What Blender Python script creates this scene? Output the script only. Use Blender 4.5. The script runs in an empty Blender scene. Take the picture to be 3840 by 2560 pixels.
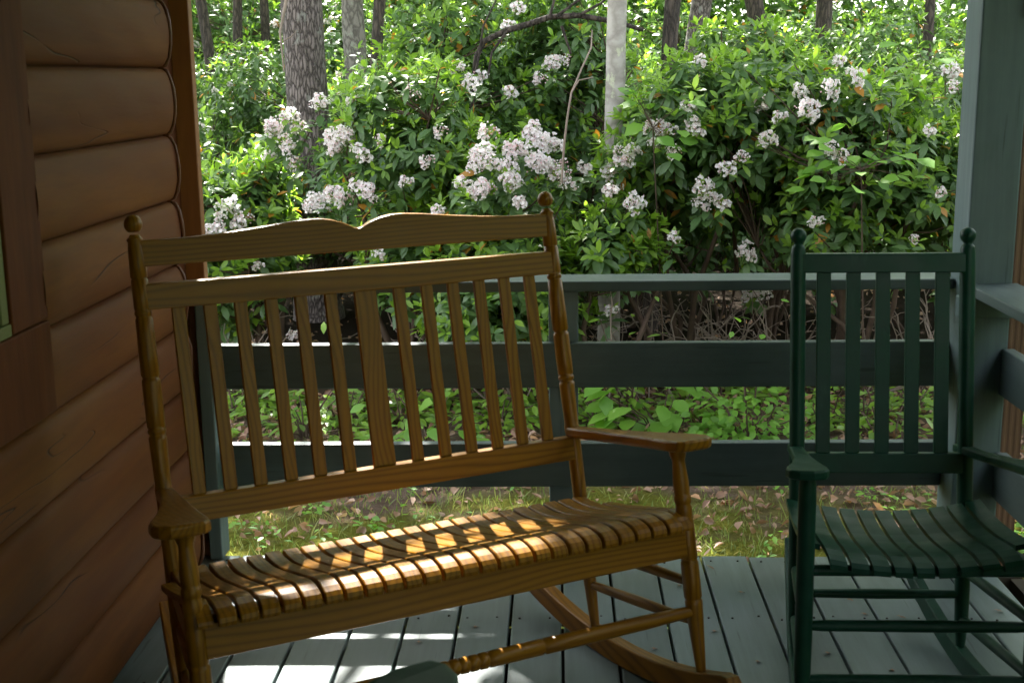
import bpy, bmesh, math, random
import numpy as np
from mathutils import Vector, Matrix
random.seed(7); RNG = np.random.default_rng(11)
scene = bpy.context.scene
COL = scene.collection
R = math.radians

# ------------------------------------------------------------------ tagging
def tag(o, label=None, cat=None, group=None, kind=None):
    if label: o['label'] = label
    if cat: o['category'] = cat
    if group: o['group'] = group
    if kind: o['kind'] = kind
    return o

def empty(name, loc=(0, 0, 0), rz=0.0, label=None, cat=None, group=None):
    o = bpy.data.objects.new(name, None); COL.objects.link(o)
    o.empty_display_size = 0.1
    o.location = loc; o.rotation_euler = (0, 0, rz)
    return tag(o, label, cat, group)

def copy_tree(o, parent=None):
    c = o.copy(); COL.objects.link(c)
    if parent: c.parent = parent
    for ch in list(o.children): copy_tree(ch, c)
    return c

# ------------------------------------------------------------------ mesh builder
class MB:
    def __init__(s): s.v = []; s.f = []; s.sm = []; s.mi = []; s.fl = []
    def add(s, vs, fs, smooth=False, mi=0, fl=None):
        n = len(s.v); s.v += [tuple(p) for p in vs]
        for k, f in enumerate(fs):
            s.f.append([i + n for i in f]); s.sm.append(smooth); s.mi.append(mi)
    def box(s, lo, hi, mi=0, M=None):
        x0, y0, z0 = lo; x1, y1, z1 = hi
        vs = [(x0,y0,z0),(x1,y0,z0),(x1,y1,z0),(x0,y1,z0),(x0,y0,z1),(x1,y0,z1),(x1,y1,z1),(x0,y1,z1)]
        if M is not None: vs = [M @ Vector(q) for q in vs]
        s.add(vs, [(0,3,2,1),(4,5,6,7),(0,1,5,4),(1,2,6,5),(2,3,7,6),(3,0,4,7)], False, mi)
    def bar(s, a, b, w, t, side=(1, 0, 0), mi=0):
        """rectangular bar from a to b: width w along side, thickness t across"""
        a = Vector(a); b = Vector(b); d = (b - a).normalized()
        sd = Vector(side); sd = (sd - d * sd.dot(d)).normalized(); n = d.cross(sd)
        vs = []
        for p in (a, b):
            for su, sn in ((-1,-1),(1,-1),(1,1),(-1,1)):
                vs.append(p + sd * (su * w / 2) + n * (sn * t / 2))
        s.add(vs, [(0,3,2,1),(4,5,6,7),(0,1,5,4),(1,2,6,5),(2,3,7,6),(3,0,4,7)], False, mi)
    def tube(s, pts, rads, n=10, caps=True, mi=0):
        pts = [Vector(p) for p in pts]; m = len(pts)
        if not hasattr(rads, '__len__'): rads = [rads] * m
        t = (pts[1] - pts[0]).normalized()
        u = t.orthogonal().normalized(); vs = []
        for i in range(m):
            if 0 < i < m - 1: t = (pts[i+1] - pts[i-1]).normalized()
            elif i == m - 1: t = (pts[i] - pts[i-1]).normalized()
            u = (u - t * u.dot(t)).normalized(); w = t.cross(u)
            for k in range(n):
                a = 2 * math.pi * k / n
                vs.append(pts[i] + (u * math.cos(a) + w * math.sin(a)) * rads[i])
        fs = []
        for i in range(m - 1):
            for k in range(n):
                k2 = (k + 1) % n
                fs.append((i*n+k, i*n+k2, (i+1)*n+k2, (i+1)*n+k))
        s.add(vs, fs, True, mi)
        if caps:
            s.add([vs[k] for k in range(n)], [tuple(reversed(range(n)))], False, mi)
            s.add([vs[(m-1)*n+k] for k in range(n)], [tuple(range(n))], False, mi)
    def lathe(s, a, b, prof, n=24, mi=0):
        """prof: list of (t, r) along a->b"""
        a = Vector(a); b = Vector(b)
        s.tube([a + (b - a) * t for t, r in prof], [max(r, .0004) for t, r in prof], n, True, mi)
    def prism(s, poly, z0, z1, f, mi=0, smooth=False):
        """poly 2d list; f maps (u,v,w) to point"""
        n = len(poly)
        vs = [f(u, v, z0) for u, v in poly] + [f(u, v, z1) for u, v in poly]
        fs = [tuple(reversed(range(n))), tuple(range(n, 2 * n))]
        fs += [(k, (k+1) % n, n + (k+1) % n, n + k) for k in range(n)]
        s.add(vs, fs, smooth, mi)
    def build(s, name, mats, parent=None, bevel=0, seg=2, fix=False):
        me = bpy.data.meshes.new(name)
        me.from_pydata(s.v, [], s.f)
        me.polygons.foreach_set('use_smooth', s.sm)
        me.polygons.foreach_set('material_index', s.mi)
        for m in (mats if isinstance(mats, (list, tuple)) else [mats]): me.materials.append(m)
        if fix:
            b = bmesh.new(); b.from_mesh(me); bmesh.ops.recalc_face_normals(b, faces=b.faces); b.to_mesh(me); b.free()
        me.update()
        o = bpy.data.objects.new(name, me); COL.objects.link(o)
        if parent is not None: o.parent = parent
        if bevel:
            m = o.modifiers.new('Bevel', 'BEVEL'); m.width = bevel; m.segments = seg; m.limit_method = 'ANGLE'; m.angle_limit = R(40)
            m.harden_normals = False
        return o

# ------------------------------------------------------------------ materials
class NT:
    def __init__(s, name):
        s.m = bpy.data.materials.new(name); s.m.use_nodes = True
        s.t = s.m.node_tree; s.n = s.t.nodes; s.l = s.t.links
        s.bsdf = s.n['Principled BSDF']; s.out = s.n['Material Output']
    def node(s, t, **kw):
        x = s.n.new(t)
        for k, v in kw.items():
            if k.startswith('i_'): x.inputs[k[2:].replace('_', ' ')].default_value = v
            else: setattr(x, k, v)
        return x
    def link(s, a, b): s.l.new(a, b)
    def coords(s, kind='Object', scale=(1, 1, 1), rot=(0, 0, 0), loc=(0, 0, 0)):
        tc = s.node('ShaderNodeTexCoord'); mp = s.node('ShaderNodeMapping')
        mp.inputs['Scale'].default_value = scale; mp.inputs['Rotation'].default_value = rot; mp.inputs['Location'].default_value = loc
        s.link(tc.outputs[kind], mp.inputs['Vector']); return mp.outputs['Vector']
    def noise(s, vec, scale, detail=4, rough=.55, dist=0):
        x = s.node('ShaderNodeTexNoise'); x.inputs['Scale'].default_value = scale; x.inputs['Detail'].default_value = detail
        x.inputs['Roughness'].default_value = rough; x.inputs['Distortion'].default_value = dist
        s.link(vec, x.inputs['Vector']); return x.outputs['Fac']
    def ramp(s, fac, stops, interp='LINEAR'):
        x = s.node('ShaderNodeValToRGB'); cr = x.color_ramp; cr.interpolation = interp
        while len(cr.elements) < len(stops): cr.elements.new(.5)
        for e, (p, c) in zip(cr.elements, stops):
            e.position = p; e.color = (c[0], c[1], c[2], 1) if hasattr(c, '__len__') else (c, c, c, 1)
        s.link(fac, x.inputs['Fac']); return x.outputs['Color']
    def mix(s, fac, a, b, mode='MIX'):
        x = s.node('ShaderNodeMix', data_type='RGBA', blend_type=mode)
        for sock, val in ((x.inputs[0], fac), (x.inputs[6], a), (x.inputs[7], b)):
            if isinstance(val, bpy.types.NodeSocket): s.link(val, sock)
            elif hasattr(val, '__len__'): sock.default_value = (val[0], val[1], val[2], 1)
            else: sock.default_value = val
        return x.outputs[2]
    def math(s, op, a, b=0.0, clamp=False):
        x = s.node('ShaderNodeMath', operation=op, use_clamp=clamp)
        for sock, val in ((x.inputs[0], a), (x.inputs[1], b)):
            if isinstance(val, bpy.types.NodeSocket): s.link(val, sock)
            else: sock.default_value = val
        return x.outputs[0]
    def bump(s, h, strength=.3, dist=.01):
        x = s.node('ShaderNodeBump'); x.inputs['Strength'].default_value = strength; x.inputs['Distance'].default_value = dist
        s.link(h, x.inputs['Height']); s.link(x.outputs['Normal'], s.bsdf.inputs['Normal'])
    def set(s, **kw):
        for k, v in kw.items():
            i = s.bsdf.inputs[k.replace('_', ' ')]
            if isinstance(v, bpy.types.NodeSocket): s.link(v, i)
            elif hasattr(v, '__len__') and len(v) == 3: i.default_value = (*v, 1)
            else: i.default_value = v
        return s.m

def oak(axis):
    t = NT('honey_oak_' + axis)
    k = {'x': (1, 9, 9), 'y': (9, 1, 9), 'z': (9, 9, 1)}[axis]
    v = t.coords('Object', k)
    rnd = t.node('ShaderNodeObjectInfo').outputs['Random']
    off = t.node('ShaderNodeVectorMath', operation='ADD')
    cmb = t.node('ShaderNodeCombineXYZ'); mul = t.math('MULTIPLY', rnd, 37.0)
    for q in 'XYZ': t.link(mul, cmb.inputs[q])
    t.link(v, off.inputs[0]); t.link(cmb.outputs[0], off.inputs[1]); v = off.outputs[0]
    big = t.noise(v, 1.1, 2, .5, .6)
    rings = t.node('ShaderNodeTexWave', wave_type='BANDS', bands_direction={'x': 'Z', 'y': 'X', 'z': 'X'}[axis])
    rings.inputs['Scale'].default_value = 2.4; rings.inputs['Distortion'].default_value = 19.0
    rings.inputs['Detail'].default_value = 2.0; rings.inputs['Detail Scale'].default_value = .5; rings.inputs['Detail Roughness'].default_value = .35
    t.link(v, rings.inputs['Vector'])
    fine = t.noise(v, 16, 3, .6)
    c = t.ramp(rings.outputs['Fac'], [(0, (.150, .061, .003)), (.22, (.215, .093, .004)), (.5, (.245, .108, .005)), (1, (.275, .124, .007))])
    c = t.mix(t.math('MULTIPLY', fine, .40), c, (.11, .046, .005))
    c = t.mix(t.ramp(big, [(.40, 0), (.80, .4)]), c, (.20, .080, .008))
    t.set(Base_Color=c, Roughness=t.ramp(fine, [(.2, .27), (.8, .42)]), Specular_IOR_Level=.24)
    t.bump(fine, .08, .002)
    return t.m

def green_paint():
    t = NT('dark_green_paint'); v = t.coords('Object', (1, 1, 1))
    n = t.noise(v, 14, 4); n2 = t.noise(t.coords('Object', (40, 40, 4)), 3, 3)
    c = t.ramp(n, [(.3, (.005, .034, .020)), (.7, (.008, .048, .028))])
    w = t.ramp(t.noise(t.coords('Object', (3, 3, 1)), 6, 6, .7), [(.57, 0), (.70, .5)])
    c = t.mix(w, c, (.03, .075, .055))
    t.set(Base_Color=c, Roughness=t.ramp(n, [(.3, .34), (.7, .48)]), Specular_IOR_Level=.18)
    t.bump(n2, .06, .002); return t.m

def grey_paint(name, base, axis, worn=(.30, .33, .30), rough=.5, amt=.35, boards=False):
    t = NT(name)
    k = {'x': (1.2, 22, 22), 'y': (22, 1.2, 22), 'z': (22, 22, 1.2)}[axis]
    grain = t.noise(t.coords('Object', k), 2.2, 5, .6, .3)
    blot = t.noise(t.coords('Object', (1, 1, 1)), 3.2, 5, .6)
    a = tuple(q * .80 for q in base); b = tuple(q * 1.15 for q in base)
    c = t.ramp(grain, [(.25, a), (.75, b)])
    c = t.mix(t.ramp(blot, [(.45, 0), (.8, amt)]), c, worn)
    dark = t.ramp(t.noise(t.coords('Object', tuple(q * .7 for q in k)), 4.5, 2, .5), [(.27, .7), (.33, 0)])
    c = t.mix(dark, c, tuple(q * .45 for q in base))
    if boards:      # every plank took the paint a little differently
        sep = t.node('ShaderNodeSeparateXYZ'); t.link(t.coords('Object'), sep.inputs[0])
        wn = t.node('ShaderNodeTexWhiteNoise', noise_dimensions='1D')
        t.link(t.math('FLOOR', t.math('DIVIDE', t.math('SUBTRACT', sep.outputs['X'], .0138), .143)), wn.inputs['W'])
        f = t.math('ADD', t.math('MULTIPLY', wn.outputs['Value'], .30), .84)
        sc = t.node('ShaderNodeVectorMath', operation='SCALE'); t.link(c, sc.inputs[0]); t.link(f, sc.inputs['Scale']); c = sc.outputs[0]
    t.set(Base_Color=c, Roughness=t.ramp(blot, [(.3, rough - .1), (.7, rough + .12)]))
    t.bump(grain, .22, .003); return t.m

def log_wood():
    t = NT('stained_log'); v = t.coords('Object', (9, 1, 9))
    rnd = t.node('ShaderNodeObjectInfo').outputs['Random']
    cmb = t.node('ShaderNodeCombineXYZ'); mul = t.math('MULTIPLY', rnd, 53.0)
    for q in 'XYZ': t.link(mul, cmb.inputs[q])
    ad = t.node('ShaderNodeVectorMath', operation='ADD'); t.link(v, ad.inputs[0]); t.link(cmb.outputs[0], ad.inputs[1]); v = ad.outputs[0]
    base = t.noise(v, .9, 3, .5, .4); fine = t.noise(v, 9, 4, .6); mid = t.noise(v, 3.0, 3, .5, 1.0)
    c = t.ramp(base, [(.3, (.095, .026, .003)), (.5, (.140, .045, .005)), (.72, (.185, .070, .009))])
    c = t.mix(t.ramp(mid, [(.45, 0), (.62, .35)]), c, (.095, .034, .008))
    c = t.mix(t.math('MULTIPLY', t.noise(v, 15, 4, .7), .5), c, (.075, .025, .005))
    # knots
    kv = t.coords('Object', (3.4, 2.3, 3.4)); vo = t.node('ShaderNodeTexVoronoi'); vo.inputs['Scale'].default_value = 1.0; t.link(kv, vo.inputs['Vector'])
    sc = t.node('ShaderNodeSeparateColor'); t.link(vo.outputs['Color'], sc.inputs[0])
    kd = t.math('ADD', vo.outputs['Distance'], t.math('MULTIPLY', t.noise(kv, 9, 2), .05))
    kn = t.math('MULTIPLY', t.ramp(kd, [(.045, .5), (.075, .85), (.10, .30), (.19, 0)]), t.math('GREATER_THAN', sc.outputs[0], .62))
    c = t.mix(kn, c, (.035, .014, .005))
    # drying checks: long thin dark cracks
    crv = t.node('ShaderNodeTexNoise'); crv.inputs['Scale'].default_value = .55; crv.inputs['Detail'].default_value = 3; crv.inputs['Distortion'].default_value = .5
    t.link(v, crv.inputs['Vector'])
    cr = t.math('ABSOLUTE', t.math('SUBTRACT', crv.outputs['Fac'], .5))
    msk = t.ramp(t.noise(v, .8, 2), [(.54, 0), (.60, 1)])
    crk = t.math('MULTIPLY', t.ramp(cr, [(.0012, 1), (.0045, 0)]), msk)
    c = t.mix(crk, c, (.018, .008, .004))
    t.set(Base_Color=c, Roughness=.7, Specular_IOR_Level=.22)
    h = t.math('SUBTRACT', t.math('MULTIPLY', fine, .2), crk)
    t.bump(h, .5, .006); return t.m

def simple(name, col, rough=.5, var=.15, scale=8, bump=0, metallic=0.0, stretch=(1, 1, 1)):
    t = NT(name); n = t.noise(t.coords('Object', stretch), scale, 5)
    c = t.ramp(n, [(.25, tuple(q * (1 - var) for q in col)), (.75, tuple(min(1, q * (1 + var)) for q in col))])
    t.set(Base_Color=c, Roughness=rough, Metallic=metallic, Specular_IOR_Level=.2 if rough > .7 else .4)
    if bump: t.bump(n, bump, .01)
    return t.m

def leaf_mat(name, old, old2, new, new2, odd=(.42, .20, .03), tr=.36, rough=.38):
    t = NT(name)
    rn = t.node('ShaderNodeAttribute', attribute_name='rnd').outputs['Fac']
    ag = t.node('ShaderNodeAttribute', attribute_name='age').outputs['Fac']
    co = t.mix(rn, old, old2); cn = t.mix(rn, new, new2)
    c = t.mix(ag, co, cn)
    c = t.mix(t.ramp(rn, [(.972, 0), (.98, 1)], 'CONSTANT'), c, odd)
    t.set(Base_Color=c, Roughness=rough, Specular_IOR_Level=.5)
    tl = t.node('ShaderNodeBsdfTranslucent')
    tc = t.mix(.75, c, (1.0, 1.0, .25), 'MULTIPLY'); g = t.mix(.5, tc, c, 'ADD'); t.link(g, tl.inputs['Color'])
    mx = t.node('ShaderNodeMixShader')
    t.link(t.math('ADD', t.math('MULTIPLY', ag, .16), tr), mx.inputs[0])
    t.link(t.bsdf.outputs[0], mx.inputs[1]); t.link(tl.outputs[0], mx.inputs[2]); t.link(mx.outputs[0], t.out.inputs['Surface'])
    return t.m

def petal_mat():
    t = NT('laurel_petals')
    rn = t.node('ShaderNodeAttribute', attribute_name='rnd').outputs['Fac']
    c = t.ramp(rn, [(0, (.93, .90, .89)), (.6, (.93, .86, .87)), (1, (.82, .54, .57))])
    t.set(Base_Color=c, Roughness=.6)
    tl = t.node('ShaderNodeBsdfTranslucent'); t.link(c, tl.inputs['Color'])
    mx = t.node('ShaderNodeMixShader'); mx.inputs[0].default_value = .42
    t.link(t.bsdf.outputs[0], mx.inputs[1]); t.link(tl.outputs[0], mx.inputs[2]); t.link(mx.outputs[0], t.out.inputs['Surface'])
    return t.m

def bark(name, dark, light, lichen=None, sx=10, sz=2.2, bump=.8):
    t = NT(name); v = t.coords('Object', (sx, sx, sz))
    vo = t.node('ShaderNodeTexVoronoi', feature='DISTANCE_TO_EDGE'); vo.inputs['Scale'].default_value = 2.2
    nz = t.node('ShaderNodeTexNoise'); nz.inputs['Scale'].default_value = 2; nz.inputs['Detail'].default_value = 4; t.link(v, nz.inputs['Vector'])
    md = t.node('ShaderNodeMix', data_type='VECTOR'); md.inputs[0].default_value = .45
    t.link(v, md.inputs[4]); t.link(nz.outputs['Color'], md.inputs[5]); t.link(md.outputs[1], vo.inputs['Vector'])
    f = t.noise(v, 6, 5, .65)
    h = t.math('ADD', t.ramp(vo.outputs['Distance'], [(0, 0), (.25, 1)]), t.math('MULTIPLY', f, .6))
    c = t.ramp(t.math('MULTIPLY', h, .62), [(.15, dark), (.75, light)])
    if lichen:
        ln = t.noise(t.coords('Object', (1, 1, .8)), 11, 5, .65)
        c = t.mix(t.ramp(ln, [(.58, 0), (.64, .8)]), c, lichen)
    t.set(Base_Color=c, Roughness=.85); t.bump(h, bump, .02); return t.m

def ground_mat():
    t = NT('forest_floor'); v = t.coords('Object')
    a = t.noise(v, 1.3, 6, .6); b = t.noise(v, 9, 6, .7); cc = t.noise(v, 45, 4, .7)
    soil = t.ramp(b, [(.3, (.065, .042, .028)), (.5, (.125, .088, .064)), (.7, (.20, .15, .115))])
    moss = t.ramp(cc, [(.3, (.075, .085, .012)), (.7, (.17, .165, .028))])
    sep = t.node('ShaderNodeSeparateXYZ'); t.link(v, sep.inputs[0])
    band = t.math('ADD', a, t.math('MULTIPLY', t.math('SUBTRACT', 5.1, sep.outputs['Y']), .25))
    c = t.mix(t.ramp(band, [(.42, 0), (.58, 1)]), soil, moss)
    hollow_shade = t.ramp(t.math('ADD', t.math('MULTIPLY', t.math('SUBTRACT', sep.outputs['Y'], 6.7), .6), t.math('MULTIPLY', a, .5)), [(.3, 0), (.9, 1)])
    c = t.mix(hollow_shade, c, (.020, .014, .009))  # deep shade under the bushes put into the soil colour, growing with Y
    t.set(Base_Color=c, Roughness=.95, Specular_IOR_Level=.04); t.bump(t.math('ADD', b, cc), 1.0, .04); return t.m

OAK = {a: oak(a) for a in 'xyz'}
GREEN = green_paint()
DECK = grey_paint('grey_green_deck_paint', (.112, .150, .150), 'y', (.20, .24, .24), .42, .4, True)
RAILX = grey_paint('grey_green_rail_paint', (.040, .066, .064), 'x', (.16, .19, .175), .55, .35)
RAILY = grey_paint('grey_green_side_rail_paint', (.040, .066, .064), 'y', (.16, .19, .175), .55, .35)
POSTM = grey_paint('grey_green_post_paint', (.085, .130, .130), 'z', (.20, .23, .225), .6, .4)
LOG = log_wood()
TRIM = simple('red_brown_trim', (.092, .026, .0045), .75, .25, 5, .1, stretch=(6, 6, 1))
TRIML = simple('tan_corner_trim', (.27, .115, .036), .55, .2, 5, .1, stretch=(8, 8, 1))
WFRAME = simple('green_window_paint', (.13, .15, .045), .6, .1, 6)
CAULK = simple('pale_brown_caulk', (.12, .05, .022), .5, .2, 20)
CEIL = simple('ceiling_boards', (.20, .12, .07), .6, .2, 4, .1)
ROOFM = simple('roof_shingles', (.10, .09, .085), .9, .3, 12, .3)
DARKIN = simple('dark_room', (.02, .025, .02), .9)
BRN = simple('brown_downspout_paint', (.17, .095, .06), .4, .12, 5)
SIGN = simple('tan_sign_board', (.42, .31, .16), .6, .12, 8)
LEAF = leaf_mat('laurel_leaves', (.070, .140, .052), (.105, .185, .066), (.20, .36, .030), (.27, .43, .055))
LEAFB = leaf_mat('broad_leaves', (.10, .24, .04), (.13, .29, .05), (.18, .37, .05), (.24, .44, .07), odd=(.2, .3, .06), tr=.38, rough=.45)
LEAFC = leaf_mat('canopy_leaves', (.05, .12, .03), (.08, .17, .035), (.11, .22, .04), (.15, .26, .05), tr=.4, rough=.45)
PETAL = petal_mat(); PEDICEL = simple('green_pedicels', (.12, .20, .05), .6)
STEM = simple('laurel_stems', (.085, .058, .042), .85, .35, 14, .3)
TWIG = simple('dry_twigs', (.24, .19, .155), .85, .3, 20, .2)
DEAD = leaf_mat('dead_leaves', (.17, .080, .045), (.30, .175, .115), (.34, .20, .13), (.42, .29, .21), odd=(.46, .25, .12), tr=.12, rough=.6)
GRASSM = leaf_mat('grass_blades', (.09, .17, .03), (.16, .24, .05), (.20, .25, .07), (.28, .27, .11), odd=(.4, .33, .16), tr=.35, rough=.5)
BARKD = bark('grey_brown_ridged_bark', (.028, .020, .017), (.215, .175, .16), (.27, .265, .235), 34, 9)
BARKP = bark('pale_smooth_bark', (.26, .235, .205), (.42, .39, .35), (.50, .52, .36), 5, 6, .15)
BARKN = bark('dark_thin_bark', (.020, .015, .011), (.085, .064, .050), None, 22, 5)
BARKL = bark('lichen_grey_bark', (.075, .065, .055), (.20, .18, .155), (.25, .265, .21), 12, 6, .3)
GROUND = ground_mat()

# ------------------------------------------------------------------ camera
H = 1.4575; PITCH, YAW, ROLL = .2078, .0362, -.0111
def cam_axes():
    cy, sy = math.cos(YAW), math.sin(YAW); cp, sp = math.cos(PITCH), math.sin(PITCH)
    r0 = Vector((cy, sy, 0)); f0 = Vector((-sy, cy, 0)); u0 = Vector((0, 0, 1))
    f = f0 * cp - u0 * sp; u1 = f0 * sp + u0 * cp
    r = r0 * math.cos(ROLL) + u1 * math.sin(ROLL); u = -r0 * math.sin(ROLL) + u1 * math.cos(ROLL)
    return r, u, f
CR, CU, CF = cam_axes()
cd = bpy.data.cameras.new('Camera'); cam = bpy.data.objects.new('Camera', cd); COL.objects.link(cam)
cd.sensor_width = 36; cd.sensor_fit = 'HORIZONTAL'; cd.lens = 36 * 2890 / 2352; cd.clip_start = .05; cd.clip_end = 500
Mc = Matrix((CR, CU, -CF)).transposed().to_4x4(); Mc.translation = (0, 0, H); cam.matrix_world = Mc
cd.dof.use_dof = True; cd.dof.focus_distance = 6.0; cd.dof.aperture_fstop = 9.0
scene.camera = cam
def pray(px, py):
    d = CF + CR * ((px - 1176) / 2890) - CU * ((py - 784) / 2890)
    return Vector((0, 0, H)), d
def at_y(px, py, y):
    o, d = pray(px, py); return o + d * (y / d.y)
def at_z(px, py, z):
    o, d = pray(px, py); return o + d * ((z - o.z) / d.z)

# ------------------------------------------------------------------ light
SE, SA = R(48.1), R(-14.6)
SUN = Vector((math.sin(SA) * math.cos(SE), math.cos(SA) * math.cos(SE), math.sin(SE)))
ld = bpy.data.lights.new('Sun', 'SUN'); ld.energy = 5.0; ld.angle = R(.53); ld.color = (1, .955, .88)
sun = bpy.data.objects.new('Sun', ld); COL.objects.link(sun)
sun.rotation_euler = SUN.to_track_quat('Z', 'Y').to_euler(); sun.location = SUN * 30
w = bpy.data.worlds.new('World'); scene.world = w; w.use_nodes = True
sk = w.node_tree.nodes.new('ShaderNodeTexSky'); sk.sky_type = 'NISHITA'; sk.sun_disc = False
sk.sun_elevation = SE; sk.sun_rotation = SA; sk.air_density = 1.0; sk.dust_density = 1.5
hs = w.node_tree.nodes.new('ShaderNodeHueSaturation'); hs.inputs['Saturation'].default_value = .28
w.node_tree.links.new(sk.outputs[0], hs.inputs['Color']); w.node_tree.links.new(hs.outputs[0], w.node_tree.nodes['Background'].inputs[0])
w.node_tree.nodes['Background'].inputs[1].default_value = .14
scene.view_settings.view_transform = 'Standard'; scene.view_settings.look = 'None'
scene.view_settings.exposure = 2.85; scene.view_settings.gamma = 1
scene.cycles.max_bounces = 8; scene.cycles.diffuse_bounces = 4; scene.cycles.transmission_bounces = 4; scene.cycles.glossy_bounces = 3
scene.cycles.use_denoising = True
scene.cycles.sample_clamp_indirect = 6

# ------------------------------------------------------------------ porch deck and ground
GZ = -.35
mb = MB(); pitch = .143; x0 = .0138
k0, k1 = -8, 10
for k in range(k0, k1):
    xa = x0 + k * pitch + .0038; xb = x0 + (k + 1) * pitch - .0038
    if xb > 1.42: break
    yend = 3.69 + random.uniform(-.006, .004)
    mb.box((max(xa, -1.16), -3.6, -.032), (xb, yend, random.uniform(-.0015, .001)))
deck = mb.build('porch_deck', [DECK], None, .004); tag(deck, kind='structure')
mb = MB()
for k in range(k0, k1):
    for yy in (3.64, 3.235, 2.83, 2.43):
        for dx in (.03, .11):
            px = x0 + k * pitch + dx + random.uniform(-.006, .006)
            if -1.08 < px < 1.38:
                py = yy + random.uniform(-.012, .012)
                mb.tube([(px, py, -.003), (px, py, .0022)], .0032, 8)
tag(mb.build('deck_nails', [simple('rusty_nails', (.03, .025, .022), .6)]), kind='structure')
mb = MB(); 
for yy in (3.63, 3.22, 2.82, 2.42, 2.0): mb.box((-1.14, yy - .02, -.20), (1.40, yy + .02, -.036))
mb.box((-1.14, -3.5, -.20), (-1.10, 3.6, -.036)); mb.box((1.36, -3.5, -.20), (1.40, 3.6, -.036))
tag(mb.build('deck_joists', [simple('weathered_joists', (.05, .04, .03), .8)]), kind='structure')

# ground sheet: fine near, coarse far
def gh(x, y):
    return GZ + .025 * math.sin(x * 1.7 + .5) * math.sin(y * 1.3) + (.015 * math.sin(x * 4.1) * math.sin(y * 3.7 + 1)) + max(0, y - 7) * .012
me = bpy.data.meshes.new('ground'); xs = np.unique(np.concatenate([np.linspace(-120, -8, 15), np.linspace(-8, 8, 80), np.linspace(8, 120, 15)]))
ys = np.unique(np.concatenate([np.linspace(-90, 3, 12), np.linspace(3, 14, 60), np.linspace(14, 160, 18)]))
vs = [(x, y, gh(x, y)) for y in ys for x in xs]; nx = len(xs)
fs = [(j*nx+i, j*nx+i+1, (j+1)*nx+i+1, (j+1)*nx+i) for j in range(len(ys)-1) for i in range(nx-1)]
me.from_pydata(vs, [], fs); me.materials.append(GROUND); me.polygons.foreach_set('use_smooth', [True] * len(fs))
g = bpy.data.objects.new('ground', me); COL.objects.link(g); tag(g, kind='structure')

# ------------------------------------------------------------------ log cabin wall
XW = -1.114
cabin = empty('log_cabin', (XW, 0, 0), 0, 'log cabin wall of stained rounded logs with a window and porch roof', 'cabin')
def loc(o): o.location = o.location; return o
def cab(mbx, name, mats, parent=None, **kw):
    o = mbx.build(name, mats, parent or cabin, **kw)
    o.matrix_parent_inverse = Matrix.Translation((XW, 0, 0)).inverted() if (parent is None) else Matrix()
    return o
def log_mesh(z0, z1, y0, y1, bulge=.034, seed=0):
    m = MB(); n = 12; rr = random.Random(seed)
    ny = 70; ph = [rr.uniform(0, 6) for _ in range(6)]
    vs = []
    for j in range(ny):
        y = y0 + (y1 - y0) * j / (ny - 1)
        for i in range(n + 1):
            a = math.pi * (i / n - .5)
            z = (z0 + z1) / 2 + (z1 - z0) / 2 * .985 * math.sin(a) ** 1 * (1 if True else 0)
            x = XW + bulge * (math.cos(a) ** .75 if math.cos(a) > 1e-6 else 0) - .004
            wv = .0022 * math.sin(y * 3.1 + ph[0] + i * .25) + .0014 * math.sin(y * 8.3 + ph[1] - i * .5) + .0008 * math.sin(y * 21 + ph[2] + i)
            vs.append((x + wv * math.cos(a), y, z))
    fs = [(j*(n+1)+i, j*(n+1)+i+1, (j+1)*(n+1)+i+1, (j+1)*(n+1)+i) for j in range(ny-1) for i in range(n)]
    m.add(vs, fs, True)
    e = (ny - 1) * (n + 1); m.add([vs[e + i] for i in range(n + 1)], [tuple(range(n + 1))], False)
    m.box((XW - .14, y0, z0 - .001), (XW - .0045, y1 - .001, z1 + .0005))
    return m
zs = [-.005 + .1868 * k for k in range(14)]
for k in range(13):
    a, b = zs[k], zs[k + 1]
    # logs break round the window opening Y 1.5..2.5, z .945..1.9
    if k in (4, 5, 6, 7, 8, 9):
        cab(log_mesh(a, b, 2.6, 3.59 + random.uniform(-.004, .004), seed=k), 'log', [LOG], fix=True)
        cab(log_mesh(a, b, -3.6, 1.5, seed=k + 40), 'log', [LOG], fix=True)
    else:
        cab(log_mesh(a, b, -3.6, 3.59 + random.uniform(-.004, .004), seed=k), 'log', [LOG], fix=True)
mb = MB(); mb.box((-1.20, 3.5905, -.30), (-1.111, 3.705, 2.42)); cab(mb, 'corner_board', [TRIM], bevel=.003)
mb = MB(); mb.box((-1.20, 3.7065, -.30), (-1.056, 3.745, 2.42)); cab(mb, 'corner_trim', [TRIML], bevel=.004)
# caulk bead along the rounded log ends
pts = []
for k in range(13):
    for i in range(9):
        a = math.pi * (i / 8 - .5)
        z = (zs[k] + zs[k+1]) / 2 + .0925 * math.sin(a)
        pts.append((XW + .036 * max(0, math.cos(a)) ** .75 - .002, 3.597 + random.uniform(-.003, .003), z))
mb = MB(); mb.tube(pts, [random.uniform(.004, .007) for _ in pts], 6); cab(mb, 'caulk_bead', [CAULK])
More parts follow.
